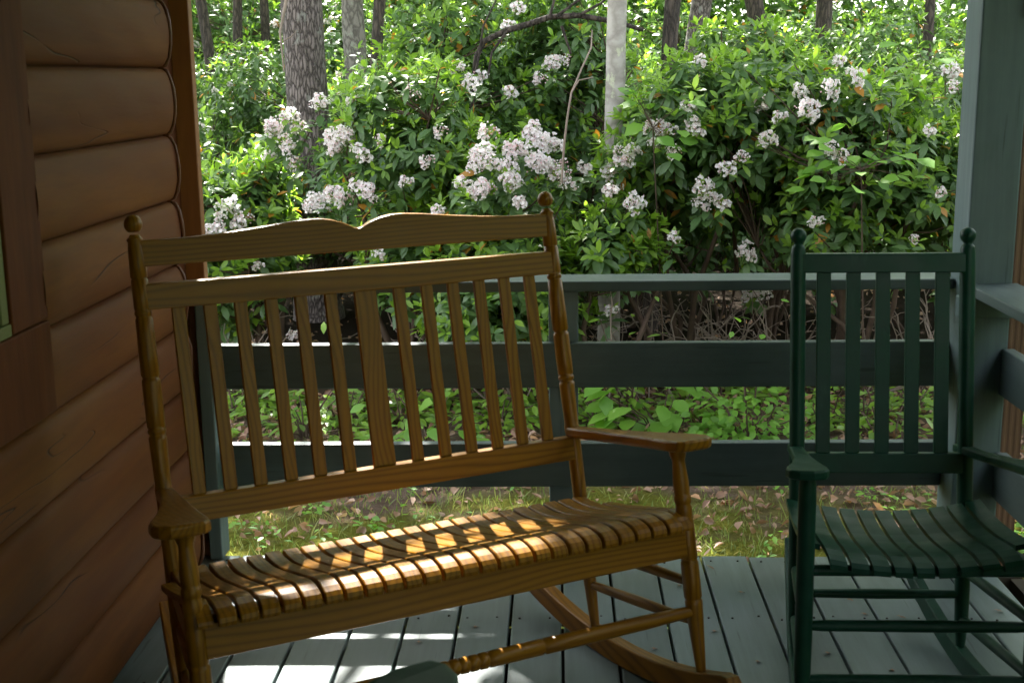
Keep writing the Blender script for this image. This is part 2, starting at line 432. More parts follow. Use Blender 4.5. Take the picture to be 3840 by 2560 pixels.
# casing around window
mb = MB()
mb.box((-1.15, 2.432, .9605), (-1.086, 2.612, 2.05)); mb.box((-1.15, 1.31, .9605), (-1.086, 1.498, 2.05))
mb.box((-1.15, 1.31, .757), (-1.085, 2.614, .9575)); mb.box((-1.15, 1.4985, 1.905), (-1.087, 2.4315, 2.05))
cab(mb, 'window_casing', [TRIM], bevel=.004)
mb = MB()
for a, b in (((-1.14, 2.398, .985), (-1.092, 2.4315, 1.904)), ((-1.14, 1.499, .985), (-1.092, 1.534, 1.904)),
             ((-1.14, 1.535, 1.868), (-1.093, 2.397, 1.904)), ((-1.135, 1.955, .986), (-1.10, 1.985, 1.867))):
    mb.box(a, b)
win = cab(mb, 'window', [WFRAME], bevel=.003)
mb = MB(); mb.box((-1.14, 1.499, .9585), (-1.088, 2.4315, .9845)); o = mb.build('sill', [WFRAME], win, .003)
t = NT('window_glass'); t.set(Base_Color=(.02, .03, .018), Roughness=.05, Specular_IOR_Level=.6)
mb = MB(); mb.box((-1.13, 1.5345, .9855), (-1.124, 2.3975, 1.8675)); mb.build('pane', [t.m], win)
mb = MB(); mb.box((-1.30, -3.62, -.30), (-1.26, 3.74, 2.42)); cab(mb, 'inner_wall', [DARKIN])
# porch roof: ceiling, beam, eave
mb = MB(); mb.box((-2.2, -3.9, 2.4355), (1.95, 3.962, 2.53)); mb.box((-2.2, 3.9625, 2.40), (1.95, 3.984, 2.56)); mb.box((1.9505, -3.9, 2.40), (1.975, 3.984, 2.56))
roof = cab(mb, 'porch_roof', [ROOFM], bevel=.004)
mb = MB()
for k in range(27): mb.box((-1.25, -3.9 + k * .2905, 2.421), (1.93, min(-3.9 + k * .2905 + .285, 3.86), 2.4345))
mb.build('ceiling_board', [CEIL], roof)
mb = MB(); mb.box((-1.05, 3.64, 2.14), (1.45, 3.73, 2.4195)); mb.box((1.20, -3.7, 2.142), (1.29, 3.639, 2.4192)); mb.build('beam', [POSTM], roof, .004)
# closed end of the porch behind the viewer
mb = MB(); mb.box((-1.25, -3.75, -.3), (1.4, -3.61, 2.41)); cab(mb, 'porch_end_wall', [LOG])

# ------------------------------------------------------------------ railings, post, downspout, sign
YR = 3.71
rl = empty('porch_railing', (0, YR, 0), 0, 'grey-green porch railing with two wide boards behind the rocking bench', 'railing')
def par(mbx, name, mats, root, **kw):
    o = mbx.build(name, mats, root, **kw); o.matrix_parent_inverse = Matrix.Translation(root.location).inverted(); return o
SK = math.tan(.0112)   # the rail runs a touch askew to the boards
def skew(mbx): 
    mbx.v = [(x, y + SK * x, z) for x, y, z in mbx.v]; return mbx
mb = MB(); mb.box((-1.052, YR - .022, .829), (1.172, YR + .118, .86)); par(skew(mb), 'cap_rail', [RAILX], rl, bevel=.004)
for z0, z1 in ((.5301, .6674), (.2159, .3547)):
    mb = MB(); mb.box((-1.035, YR, z0), (1.172, YR + .037, z1)); par(skew(mb), 'rail_board', [RAILX], rl, bevel=.004)
for xa, xb in ((-1.076, -1.036), (-.024, .066)):
    mb = MB(); mb.box((xa, YR + (.038 if xa > -1 else -.055), .002 if xa < -1 else -.02), (xb, YR + (.126 if xa > -1 else .033), .8285)); par(skew(mb), 'rail_post', [POSTM], rl, bevel=.004)
post = empty('porch_post', (1.243, 3.69, 0), 0, 'square grey-green porch post standing at the railing corner', 'post')
mb = MB(); mb.box((1.1745, 3.62, .002), (1.3115, 3.757, 2.138)); par(mb, 'shaft', [POSTM], post, bevel=.006)
mb = MB(); mb.box((1.15, 3.575, .765), (1.325, 3.618, .827)); par(mb, 'cleat', [POSTM], post, bevel=.004)
sr = empty('porch_railing', (1.28, 2, 0), 0, 'grey-green side railing running from the corner post beside the green chair', 'railing')
mb = MB(); mb.box((1.18, -3.5, .829), (1.325, 3.6195, .86)); par(mb, 'cap_rail', [RAILY], sr, bevel=.004)
for z0, z1 in ((.5301, .6674), (.2159, .3547)):
    mb = MB(); mb.box((1.292, -3.5, z0), (1.329, 3.6195, z1)); par(mb, 'rail_board', [RAILY], sr, bevel=.004)
for yy in (1.9, .2, -1.6, -3.2):
    mb = MB(); mb.box((1.203, yy, .002), (1.291, yy + .088, .8285)); par(mb, 'rail_post', [POSTM], sr, bevel=.004)
ds = empty('downspout', (1.41, 3.86, 0), 0, 'brown ribbed rain downspout standing just past the corner post', 'downspout')
prof = []
for sx, sy, ax, ay, bx, by in ((0, -1, -.038, -.028, .038, -.028), (1, 0, .038, -.028, .038, .028), (0, 1, .038, .028, -.038, .028), (-1, 0, -.038, .028, -.038, -.028)):
    nn = 16
    for i in range(nn):
        tt = i / nn; off = .0035 * (1 if (i // 2) % 2 else 0)
        prof.append((ax + (bx - ax) * tt - sx * off, ay + (by - ay) * tt - sy * off))
mb = MB(); mb.prism(prof, GZ + .06, 2.36, lambda u, v, z: (1.41 + u, 3.86 + v, z)); par(mb, 'pipe', [BRN], ds, fix=True)
mb = MB(); mb.tube([(1.41, 3.86, GZ + .065), (1.41, 3.9, GZ + .03), (1.41, 4.08, GZ + .015)], [.038, .04, .04], 12); par(mb, 'elbow', [BRN], ds)
mb = MB(); mb.box((1.366, 3.823, 1.88), (1.454, 3.897, 1.92)); par(mb, 'strap', [BRN], ds, bevel=.002)
sg = empty('sign_board', (1.36, 3.6, 1.7), 0, 'small tan board fixed high on the front of the porch post', 'sign')
mb = MB(); mb.box((1.293, 3.596, 1.607), (1.43, 3.6185, 1.82)); par(mb, 'board', [SIGN], sg, bevel=.003)

# ------------------------------------------------------------------ double rocking chair (local: x across, y back, z up)
def lerp(a, b, t): return a + (b - a) * t
def bench():
    th = .5016
    root = empty('double_rocking_chair', (-.2153, 2.5351, 0), th, 'honey oak double rocking bench with slatted back and turned posts', 'rocking bench')
    hb, hf = .5237, .5675
    yb = lambda z: .3809 + (z - .375) / (1.1498 - .375) * (.5685 - .3809)
    yf = lambda z: -.1052 + (z - .101) * (.0096 + .1052) / (.6154 - .101)
    B = lambda mbx, n, ax, par_=None, bevel=.003, **k: mbx.build(n, [OAK[ax]], par_ or root, bevel, **k)
    # back posts
    prof_b = [(.058, .0115), (.10, .0135), (.17, .0165), (.26, .0185), (.33, .0188), (.375, .0182), (.50, .0182), (.548, .0183), (.553, .0195), (.566, .0195), (.570, .0178),
              (.60, .0182), (.64, .0192), (.668, .0198), (.676, .0203), (.6785, .0175), (.683, .0175), (.685, .0203), (.693, .0203), (.6955, .0175), (.70, .0200),
              (.74, .0206), (.795, .0205), (.8015, .0203), (.804, .0178), (.809, .0178), (.8115, .0205), (.86, .0203), (.90, .0195), (.935, .0190), (.9375, .0168), (.941, .0168), (.9435, .0190),
              (.9505, .0190), (.953, .0168), (.957, .0190), (1.0195, .0188), (1.0215, .0168), (1.0245, .0168), (1.0265, .0188), (1.07, .0184), (1.09, .0172), (1.102, .0156), (1.106, .0178), (1.110, .0178), (1.1125, .0140), (1.118, .0110)]
    zc, rb = 1.142, .0205
    fin = [(zc + rb * math.sin(a), max(.0006, rb * math.cos(a))) for a in [R(q) for q in range(-56, 91, 12)]] + [(zc + rb, .0006)]
    for s in (-1, 1):
        a = Vector((s * hb, yb(.058), .058)); b = Vector((s * hb, yb(1.165), 1.165))
        m = MB(); m.lathe(a, b, [((z - .058) / (1.165 - .058), r) for z, r in prof_b])
        p = B(m, 'back_post', 'z', bevel=0)
        m = MB(); m.lathe(a, b, [((z - .058) / (1.165 - .058), r) for z, r in fin]); B(m, 'finial', 'z', p, bevel=0)
    # front posts
    prof_f = [(.101, .0115), (.14, .0140), (.177, .0163), (.22, .0188), (.255, .0205), (.263, .0208), (.265, .0188), (.269, .0188), (.271, .0210), (.31, .0212), (.345, .0208), (.3515, .0206), (.3535, .0186), (.3575, .0186), (.360, .0205),
              (.40, .0205), (.445, .0203), (.450, .0182), (.455, .0182), (.459, .0190), (.466, .0196), (.475, .0188), (.481, .0172), (.484, .0178), (.487, .0196), (.494, .0199), (.501, .0192), (.5035, .0176), (.508, .0180),
              (.519, .0188), (.532, .0186), (.55, .0172), (.565, .0156), (.577, .0148), (.586, .0158), (.589, .0178), (.5915, .0178), (.5935, .0192), (.605, .0200), (.616, .0205)]
    for s in (-1, 1):
        a = Vector((s * hf, yf(.101), .101)); b = Vector((s * hf, yf(.622), .622))
        m = MB(); m.lathe(a, b, [((z - .101) / .521, r) for z, r in prof_f]); B(m, 'front_post', 'z', bevel=0)
    # horizontal back rails
    W = hb - .008
    def rail(z0, z1, th_, name, top=None):
        N = 97; poly = []
        for i in range(N):
            x = -W + 2 * W * i / (N - 1); poly.append((x, z1 + (top(x) if top else 0)))
        poly = [(-W, z0), (W, z0)] + poly[::-1]
        m = MB(); m.prism(poly, -th_ / 2, th_ / 2, lambda u, v, q: (u, yb(v) - .006 + q, v)); B(m, name, 'x', bevel=.0025, fix=True)
    def crest(x):
        ax = abs(x)
        h = np.interp(ax, [0, .012, .03, .06, .09, .12, .17, .24, .33, .42, .55], [-.004, -.001, .009, .019, .024, .0245, .021, .0135, .0055, .001, 0])
        return float(h)
    rail(1.0496, 1.1062, .016, 'crest_rail', crest)
    rail(.9551, 1.0116, .022, 'upper_rail')
    rail(.4858, .5425, .024, 'lower_rail')
    # back slats
    for xx, wd in [(0, .056)] + [(s * q, .030) for s in (-1, 1) for q in (.0873, .161, .232, .3045, .375, .447)]:
        m = MB(); m.bar((xx, yb(.541) - .004, .541), (xx, yb(.957) - .004, .957), wd, .012, (1, 0, 0)); B(m, 'back_slat', 'z', bevel=.002)
    # aprons and seat
    za, zb_ = .3654, .4162
    m = MB(); m.bar((-hf + .012, yf(.400) - .006, .400), (hf - .012, yf(.400) - .006, .400), .070, .022, (0, .22, 1)); m.bar((-hf + .02, -.010, .418), (hf - .02, -.010, .418), .046, .030, (0, .1, 1)); B(m, 'front_apron', 'x')
    for s in (-1, 1):
        m = MB(); m.bar((s * hf, yf(.385) + .012, .392), (s * hb, yb(.350) - .010, .352), .052, .022, (0, 0, 1)); B(m, 'side_apron', 'y')
    m = MB(); m.bar((-hb + .01, yb(.35), .352), (hb - .01, yb(.35), .352), .048, .022, (0, .2, 1)); B(m, 'rear_apron', 'x')
    # contoured slat profile (y, z of the top face), front lip first
    P = [(-.0765, .4370), (-.0790, .4450), (-.0765, .4540), (-.0690, .4612), (-.0540, .4668), (-.031, .4695), (-.008, .4680), (.015, .4632), (.04, .4565), (.077, .4460), (.12, .4350), (.17, .4215), (.22, .4090), (.26, .4000), (.293, .3945), (.335, .3910), (.372, .3915)]
    T = .0135
    pts = [Vector((y, z)) for y, z in P]; low = []
    for i, q in enumerate(pts):
        d = (pts[min(i + 1, len(pts) - 1)] - pts[max(i - 1, 0)]).normalized(); low.append(q + Vector((d.y, -d.x)) * T)
    low[0] = Vector((-.066, .4355)); low[1] = Vector((-.066, .441)); low[2] = Vector((-.063, .4465)); low[3] = Vector((-.058, .450))
    m = MB(); np_ = len(P)
    for k in range(27):
        xa = -.5775 + k * .0427 + .0033; xb = -.5775 + (k + 1) * .0427 - .0033
        dz = random.uniform(-.0008, .0008); ps = [q for q in pts]; ls = [q for q in low]
        i0 = 0; i1 = np_
        if k in (0, 26):            # end slats are notched round the posts
            i1 = np_ - 2
            if k == 0: xa += .006
            else: xb -= .006
            ps = [Vector((q.x + .028 if q.x < -.03 else q.x, q.y)) for q in ps]
        vs = []
        c = .0022
        for i in range(i1):
            t_, l_ = ps[i], ls[i]
            n2 = (t_ - l_).normalized() * c
            vs += [(xa + c, t_.x, t_.y + dz), (xb - c, t_.x, t_.y + dz), (xb, t_.x - n2.x, t_.y - n2.y + dz), (xb, l_.x, l_.y + dz), (xa, l_.x, l_.y + dz), (xa, t_.x - n2.x, t_.y - n2.y + dz)]
        fs = []
        for i in range(i1 - 1):
            for e in range(6):
                e2 = (e + 1) % 6; fs.append((i*6+e, i*6+e2, (i+1)*6+e2, (i+1)*6+e))
        m.add(vs, fs, False); m.add(vs[:6], [(5, 4, 3, 2, 1, 0)]); m.add(vs[-6:], [(0, 1, 2, 3, 4, 5)])
    B(m, 'seat', 'y', bevel=0, fix=True)
    # arms: paddles
    for s in (-1, 1):
        out = [(.425, -.022), (.425, .018), (.33, .020), (.20, .030), (.10, .046), (.045, .060), (.012, .066), (-.02, .067), (-.046, .058), (-.062, .038), (-.064, .0), (-.060, -.026), (-.045, -.040), (-.01, -.044), (.06, -.040), (.16, -.033), (.30, -.026)]
        inn = [(y, x) for y, x in out]
        def f(u, v, q):
            y, x = u, v; cx = lerp(hf, hb, min(1, max(0, (y - .02) / .38)))
            zt = lerp(.640, .568, min(1.05, max(-.1, (y + .02) / .43)))
            return (s * (cx + x), y, zt + q)
        m = MB(); m.prism(out, -.027, 0, f, fix) if False else m.prism(out, -.027, 0, f)
        B(m, 'armrest', 'y', bevel=.008, seg=4, fix=True)
    # rockers
    y0, Rr = .221, 1.18
    for s in (-1, 1):
        vs = []; N = 40; ya, yz = -.235, .76
        m = MB(); up = []; lo = []
        for i in range(N):
            y = lerp(ya, yz, i / (N - 1)); zbm = Rr - math.sqrt(Rr * Rr - (y - y0) ** 2)
            tt = min((y - ya) / .05, 1); h = .056 * math.sqrt(max(0.02, 1 - (1 - tt) ** 2)); t2 = min((yz - y) / .25, 1); h *= (.55 + .45 * t2)
            lo.append((y, zbm)); up.append((y, zbm + h))
        m.prism(lo + up[::-1], -.019, .019, lambda u, v, q: (s * (lerp(hf, hb, (u + .105) / .41)) + q, u, v))
        B(m, 'rocker', 'y', bevel=.004, fix=True)
    # stretchers
    zt = .2392; y_ = yf(zt)
    m = MB(); pr = [(0, .0125), (.04, .0145), (.12, .0165), (.30, .0178), (.348, .0178), (.350, .0155), (.354, .0155), (.356, .0180), (.44, .0178)]
    for c in (.455, .475, .495, .515, .535): pr += [(c - .008, .0178), (c - .0062, .0150), (c - .0035, .0150), (c - .0015, .0178)]
    pr += [(.55, .0178), (.644, .0180), (.646, .0155), (.650, .0155), (.652, .0178), (.70, .0178), (.88, .0165), (.96, .0145), (1, .0125)]
    m.lathe((-hf, y_, zt), (hf, y_, zt), pr); B(m, 'front_stretcher', 'x', bevel=0)
    for zf_, zr_ in ((.303, .262), (.214, .164)):
        for s in (-1, 1):
            m = MB(); a = Vector((s * hf, yf(zf_), zf_)); b = Vector((s * hb, yb(zr_), zr_))
            m.lathe(a, b, [(0, .009), (.1, .0115), (.5, .0135), (.9, .0115), (1, .009)], 16); B(m, 'side_stretcher', 'y', bevel=0)
    m = MB(); m.lathe((-hb, yb(.2), .2), (hb, yb(.2), .2), [(0, .010), (.15, .0135), (.5, .015), (.85, .0135), (1, .010)], 16); B(m, 'rear_stretcher', 'x', bevel=0)
    return root
bench()

# ------------------------------------------------------------------ green rocking chair
def green_chair(loc_, rz, label, arm_extra=0.0, lean=0.0, wide=0.0):
    root = empty('rocking_chair', loc_, rz, label, 'rocking chair', 'dark green rocking chairs on the porch')
    hb, hf = .2048 + wide, .2502 + wide
    def yb(z):
        if z <= .3878: return lerp(.4252, .4604, (z - .0577) / .3301)
        return lerp(.4604, .5719 + lean, (z - .3878) / .6808)
    yf = lambda z: lerp(.0789, .104, (z - .0769) / .5224)
    B = lambda mbx, n, par_=None, bevel=.003, **k: mbx.build(n, [GREEN], par_ or root, bevel, **k)
    def slant(z): return Vector((0, yb(z), z))
    for s in (-1, 1):
        zz = [(.0577, .0105), (.085, .0135), (.13, .0165), (.20, .0182), (.3878, .0187), (.60, .0188), (.99, .0186), (1.022, .0182), (1.034, .0172), (1.040, .0155), (1.044, .0120)]
        m = MB(); m.tube([(s * hb, yb(z), z) for z, r in zz], [r for z, r in zz], 22)
        p = B(m, 'back_post', bevel=0)
        zc, rb = 1.0655, .0195
        m = MB(); pr = [(1.042, .0115), (1.046, .0105)] + [(zc + rb * math.sin(R(q)), max(.0006, rb * math.cos(R(q)))) for q in range(-54, 91, 12)]
        m.tube([(s * hb, yb(z), z) for z, r in pr], [r for z, r in pr], 20); B(m, 'finial', p, bevel=0)
        zz = [(.0769, .012), (.10, .0155), (.16, .0188), (.25, .0195), (.55, .0195), (.5793, .019), (.600, .017), (.616, .0155)]
        m = MB(); m.tube([(s * hf, yf(z), z) for z, r in zz], [r for z, r in zz], 22); B(m, 'front_post', bevel=0)
    W = hb - .006
    for z0, z1, nm in ((.9787, 1.0249, 'upper_rail'), (.4942, .5427, 'lower_rail')):
        m = MB(); N = 9
        for i in range(N - 1):
            pass
        poly = [(-W, z0), (W, z0), (W, z1), (-W, z1)]
        m.prism(poly, -.010, .010, lambda u, v, q: (u, yb(v) - .006 + q, v)); B(m, nm, bevel=.003, fix=True)
    for i in range(5):
        x = (i - 2) * (W * 2 / 5.55)
        m = MB(); m.bar((x, yb(.541) - .005, .541), (x, yb(.98) - .005, .98), .0345, .011, (1, 0, 0)); B(m, 'back_slat', bevel=.002)
    m = MB(); m.tube([(-hf, yf(.391), .391), (hf, yf(.391), .391)], .0125, 14); B(m, 'seat_bar', bevel=0)
    for z in (.2642, .1382):
        m = MB(); m.lathe((-hf, yf(z), z), (hf, yf(z), z), [(0, .010), (.08, .0125), (.5, .0135), (.92, .0125), (1, .010)], 16); B(m, 'front_stretcher', bevel=0)
    for zr, zf in ((.2536, .2736), (.1285, .1485)):
        for s in (-1, 1):
            m = MB(); m.lathe((s * hb, yb(zr), zr), (s * hf, yf(zf), zf), [(0, .010), (.08, .0122), (.5, .013), (.92, .0122), (1, .010)], 16); B(m, 'side_stretcher', bevel=0)
    m = MB(); m.lathe((-hb, yb(.19), .19), (hb, yb(.19), .19), [(0, .010), (.5, .013), (1, .010)], 16); B(m, 'rear_stretcher', bevel=0)
    for s in (-1, 1):
        m = MB(); m.bar((s * (hf - .012), yf(.39) + .01, .388), (s * (hb - .008), yb(.38) - .01, .376), .040, .02, (0, 0, 1)); B(m, 'side_rail', bevel=.003)
    # seat: slats front to back over a surface that dips across the middle
    P = [(.052, .402), (.062, .410), (.085, .4140), (.115, .4150), (.155, .4110), (.20, .4040), (.25, .3985), (.30, .3960), (.35, .3965), (.40, .3995), (.445, .4050)]
    m = MB(); ns = 11; pit = (2 * hf + .012) / ns
    for k in range(ns):
        xa = -hf - .006 + k * pit + .0045; xb = xa + pit - .009; vs = []
        def dip(x): return .030 * (x / hf) ** 2
        narrow = lambda y: lerp(1, .93, min(1, max(0, (y - .1) / .35)))
        i0 = 2 if k in (0, ns - 1) else 0
        for y, z in P[i0:]:
            if k in (0, ns - 1): y = max(y, .104 + .026)
            f = narrow(y); a, b = xa * f, xb * f
            vs += [(a, y, z + dip(xa)), (b, y, z + dip(xb)), (b, y, z + dip(xb) - .012), (a, y, z + dip(xa) - .012)]
        n = len(vs) // 4; fs = []
        for i in range(n - 1):
            for e in range(4):
                e2 = (e + 1) % 4; fs.append((i*4+e, i*4+e2, (i+1)*4+e2, (i+1)*4+e))
        m.add(vs, fs, False); m.add(vs[:4], [(3, 2, 1, 0)]); m.add(vs[-4:], [(0, 1, 2, 3)])
    B(m, 'seat', bevel=.0025, fix=True)
    for s in (-1, 1):
        ex = arm_extra
        out = [(.535, -.018), (.535, .016), (.40, .018), (.28, .022), (.18, .034), (.12, .048), (.075, .054), (.050 - ex, .050), (.036 - ex, .030), (.033 - ex, 0), (.040 - ex, -.026), (.058 - ex, -.036), (.10, -.038), (.18, -.030), (.30, -.022)]
        def f(u, v, q):
            cx = lerp(hf, hb, min(1, max(0, (u - .08) / .42))); zt = lerp(.636, .550, min(1, max(0, (u - .05) / .45)))
            return (s * (cx + v), u, zt + q)
        m = MB(); m.prism(out, -.022, 0, f); B(m, 'armrest', bevel=.006, seg=4, fix=True)
        y0, Rr = .29, 1.0; lo = []; up = []; N = 36; ya, yz = -.06, .83
        for i in range(N):
            y = lerp(ya, yz, i / (N - 1)); zbm = Rr - math.sqrt(Rr * Rr - (y - y0) ** 2)
            tt = min((y - ya) / .04, 1); h = .052 * math.sqrt(max(.03, 1 - (1 - tt) ** 2)); h *= .6 + .4 * min((yz - y) / .25, 1)
            lo.append((y, zbm)); up.append((y, zbm + h))
        m = MB(); m.prism(lo + up[::-1], -.014, .014, lambda u, v, q: (s * lerp(hf, hb, (u - .08) / .345) + q, u, v)); B(m, 'rocker', bevel=.003, fix=True)
    return root
green_chair((.7925, 2.5204, 0), -.010, 'dark green slatted rocking chair facing the viewer beside the corner post')
fg = green_chair((0, 0, 0), 0, 'dark green rocking chair in the foreground showing only an arm tip and post edge', .02, .05, .02)
fg.scale = (1.12, 1.12, 1.045)
# chair faces +X and slightly away: its far arm tip lies just in front of the bench
ang = R(90 + 24)
fg.rotation_euler = (0, 0, ang)
tipl = Vector((.27, .033 - .02, 0)); tipl = Vector((tipl.x * 1.12, tipl.y * 1.12, 0)); tipl.rotate(Matrix.Rotation(ang, 3, 'Z'))
fgt = at_z(1052, 1558, .655); fg.location = (fgt.x - tipl.x, fgt.y - tipl.y, 0)

# ------------------------------------------------------------------ foliage machinery
def leaf_template(kind='laurel'):
    if kind == 'laurel':   ts, ws = (.30, .66), (.40, .42)
    elif kind == 'broad':  ts, ws = (.28, .62), (.66, .70)
    elif kind == 'blade':  ts, ws = (.3, .7), (.8, .6)
    V = [(0, 0), (ts[0], -ws[0]), (ts[0], 0), (ts[0], ws[0]), (ts[1], -ws[1]), (ts[1], 0), (ts[1], ws[1]), (1, 0)]
    F3 = [(0, 2, 1), (0, 3, 2), (4, 5, 7), (5, 6, 7)]; F4 = [(1, 2, 5, 4), (2, 3, 6, 5)]
    return np.array(V, float), F3, F4

def leaves_mesh(name, base, dirn, nrm, length, width, age, rnd, mat, kind='laurel', curl=.18, fold=.12):
    """vectorised leaves: base (N,3), dirn unit (N,3), nrm approx up (N,3)"""
    N = len(base); T, F3, F4 = leaf_template(kind)
    side = np.cross(dirn, nrm); side /= np.linalg.norm(side, axis=1, keepdims=True) + 1e-9
    nn = np.cross(side, dirn)
    t = T[:, 0][None, :, None]; s = T[:, 1][None, :, None]
    cu = np.asarray(curl if hasattr(curl, '__len__') else np.full(N, curl))[:, None, None]
    L = length[:, None, None]; Wd = width[:, None, None]
    V = base[:, None, :] + dirn[:, None, :] * (t * L) + side[:, None, :] * (s * Wd) + nn[:, None, :] * (-cu * L * t * t + fold * Wd * np.abs(s) * 2)
    V = V.reshape(-1, 3)
    off = (np.arange(N) * 8)
    f3 = (np.array(F3)[None] + off[:, None, None]).reshape(-1); f4 = (np.array(F4)[None] + off[:, None, None]).reshape(-1)
    loops = np.concatenate([f3, f4]); n3 = N * 4; n4 = N * 2
    me = bpy.data.meshes.new(name)
    me.vertices.add(len(V)); me.vertices.foreach_set('co', V.reshape(-1))
    me.loops.add(len(loops)); me.loops.foreach_set('vertex_index', loops)
    me.polygons.add(n3 + n4)
    ls = np.concatenate([np.arange(n3) * 3, n3 * 3 + np.arange(n4) * 4]); me.polygons.foreach_set('loop_start', ls)
    me.update(calc_edges=True); me.validate()
    fr = np.concatenate([np.repeat(rnd, 4), np.repeat(rnd, 2)]).astype(np.float32); fa = np.concatenate([np.repeat(age, 4), np.repeat(age, 2)]).astype(np.float32)
    a = me.attributes.new('rnd', 'FLOAT', 'FACE'); a.data.foreach_set('value', fr)
    a = me.attributes.new('age', 'FLOAT', 'FACE'); a.data.foreach_set('value', fa)
    me.polygons.foreach_set('use_smooth', np.ones(n3 + n4, bool))
    me.materials.append(mat)
    return me

def unit(v): return v / (np.linalg.norm(v, axis=-1, keepdims=True) + 1e-9)

def shoots_to_leaves(P, D, rng, size=1.0, nold=9, nnew=5, newfrac=.6):
    """whorled shoots: old dark leaves spread or droop low on the shoot, fresh pale ones stand at the tip"""
    n = len(P); out = [[] for _ in range(7)]; newm = rng.random(n) < newfrac
    ref = unit(np.cross(D, rng.normal(size=(n, 3)))); ref2 = np.cross(D, ref)
    for kind, cnt in (('old', nold), ('new', nnew)):
        for j in range(cnt):
            if kind == 'old':
                m = rng.random(n) < .92; el = rng.uniform(-.45, .45, n); back = rng.uniform(.01, .11, n); ln = rng.uniform(.058, .104, n)
                wd = ln * rng.uniform(.36, .46, n) * .5 / .42; ag = rng.uniform(0, .12, n); cu = rng.uniform(.08, .35, n)
            else:
                fr = rng.random(n) < 1; m = newm & fr; el = rng.uniform(.35, 1.05, n); back = rng.uniform(-.05, .0, n); ln = rng.uniform(.050, .082, n)
                wd = ln * rng.uniform(.34, .44, n) * .5 / .42; ag = rng.uniform(.6, 1, n); cu = rng.uniform(-.1, .3, n)
            az = j * 2.399 + rng.uniform(-.5, .5, n)
            rad = ref * np.cos(az)[:, None] + ref2 * np.sin(az)[:, None]
            d = unit(rad * np.cos(el)[:, None] + D * np.sin(el)[:, None])
            if kind == 'old': d = unit(d + np.array([0, 0, -.25]) * rng.random((n, 1)) * 1.6)
            b = P - D * (back * size)[:, None] + rad * .004
            nr = unit(D + np.array([0, 0, .6]))
            for lst, val in zip(out, (b, d, nr, ln * size, wd * size, ag, cu)): lst.append(val[m])
    b, d, nr, ln, wd, ag, cu = [np.concatenate(q) for q in out]
    return b, d, nr, ln, wd, ag, rng.random(len(b)), cu
def bush_shape(rng, rx, ry, h, skirt, n, lob=7):
    """shoot tips on the lumpy shell of a shrub and inside it; returns P, D (local, base at origin)"""
    lobes = []
    for k in range(lob):
        a = rng.uniform(0, 2 * math.pi); rr = rng.uniform(.2, .68)
        lobes.append((rx * rr * math.cos(a), ry * rr * math.sin(a), skirt + (h - skirt) * rng.uniform(.25, .86), rng.uniform(.42, .62)))
    lobes.append((0, 0, skirt + (h - skirt) * .55, .7))
    P = []; D = []; hh = (h - skirt) / 2
    tries = 0
    while len(P) < n and tries < n * 30:
        tries += 1
        lx, ly, lz, lr = lobes[rng.integers(len(lobes))]
        v = unit(rng.normal(size=3)); 
        if v[2] < -.55 : continue
        q = rng.uniform(.62, 1.03) ** .6
        p = np.array([lx + v[0] * rx * lr * q, ly + v[1] * ry * lr * q, lz + v[2] * hh * lr * 1.25 * q])
        if p[2] < skirt * (.75 + .5 * rng.random()) or p[2] > h * 1.04: continue
        d = unit(v * np.array([1, 1, .6]) + np.array([0, 0, .75]) + rng.normal(size=3) * .25)
        P.append(p); D.append(d)
    return np.array(P), np.array(D), lobes

def bush_stems(rng, P, D, h, rx, nst=5):
    m = MB(); idx = rng.permutation(len(P))
    mains = []
    for k in range(nst):
        a = rng.uniform(0, 2 * math.pi); r0 = rng.uniform(.02, .14); tip = P[idx[k]]
        p0 = Vector((r0 * math.cos(a), r0 * math.sin(a), -.05)); p3 = Vector(tip)
        p1 = p0.lerp(p3, .33) + Vector((rng.normal() * .08, rng.normal() * .08, .12)); p2 = p0.lerp(p3, .68) + Vector((rng.normal() * .09, rng.normal() * .09, .08))
        pts = [p0, p0.lerp(p1, .5) + Vector((rng.normal() * .02, rng.normal() * .02, 0)), p1, p1.lerp(p2, .5), p2, p2.lerp(p3, .5), p3]
        r = rng.uniform(.014, .026); m.tube(pts, [r, r * .9, r * .78, r * .65, r * .5, r * .35, .004], 6); mains += pts[2:6]
    for k in idx[nst:nst + 130]:
        tip = Vector(P[k]); near = min(mains, key=lambda q: (q - tip).length + (0 if q.z < tip.z else .4))
        mid = near.lerp(tip, .5) + Vector((rng.normal() * .03, rng.normal() * .03, -.02))
        m.tube([near, mid, tip - Vector(D[k]) * .02], [.006, .0045, .0025], 5)
    return m

def bush_twigs(rng, rx, ry, skirt, n=26):
    m = MB()
    for k in range(n):
        p = Vector((rng.uniform(-.58, .58) * rx, rng.uniform(-.65, .25) * ry, rng.uniform(.0, .25))); pts = [Vector((p.x * .25, p.y * .25, -.03)), p.copy()]
        d = Vector((rng.normal() * .6, rng.normal() * .6, rng.uniform(.3, 1.2))).normalized()
        for j in range(6):
            d = (d + Vector((rng.normal(), rng.normal(), rng.normal())) * .35).normalized(); p = p + d * rng.uniform(.05, .12); pts.append(p.copy())
            if rng.random() < .45:
                e = (d + Vector((rng.normal(), rng.normal(), rng.normal()))).normalized(); m.tube([p, p + e * .07, p + e * .12 + Vector((0, 0, -.02))], [.0025, .002, .0012], 4)
        m.tube(pts, [.0055, .005, .0048, .0044, .004, .0034, .0026, .0018], 5)
    return m

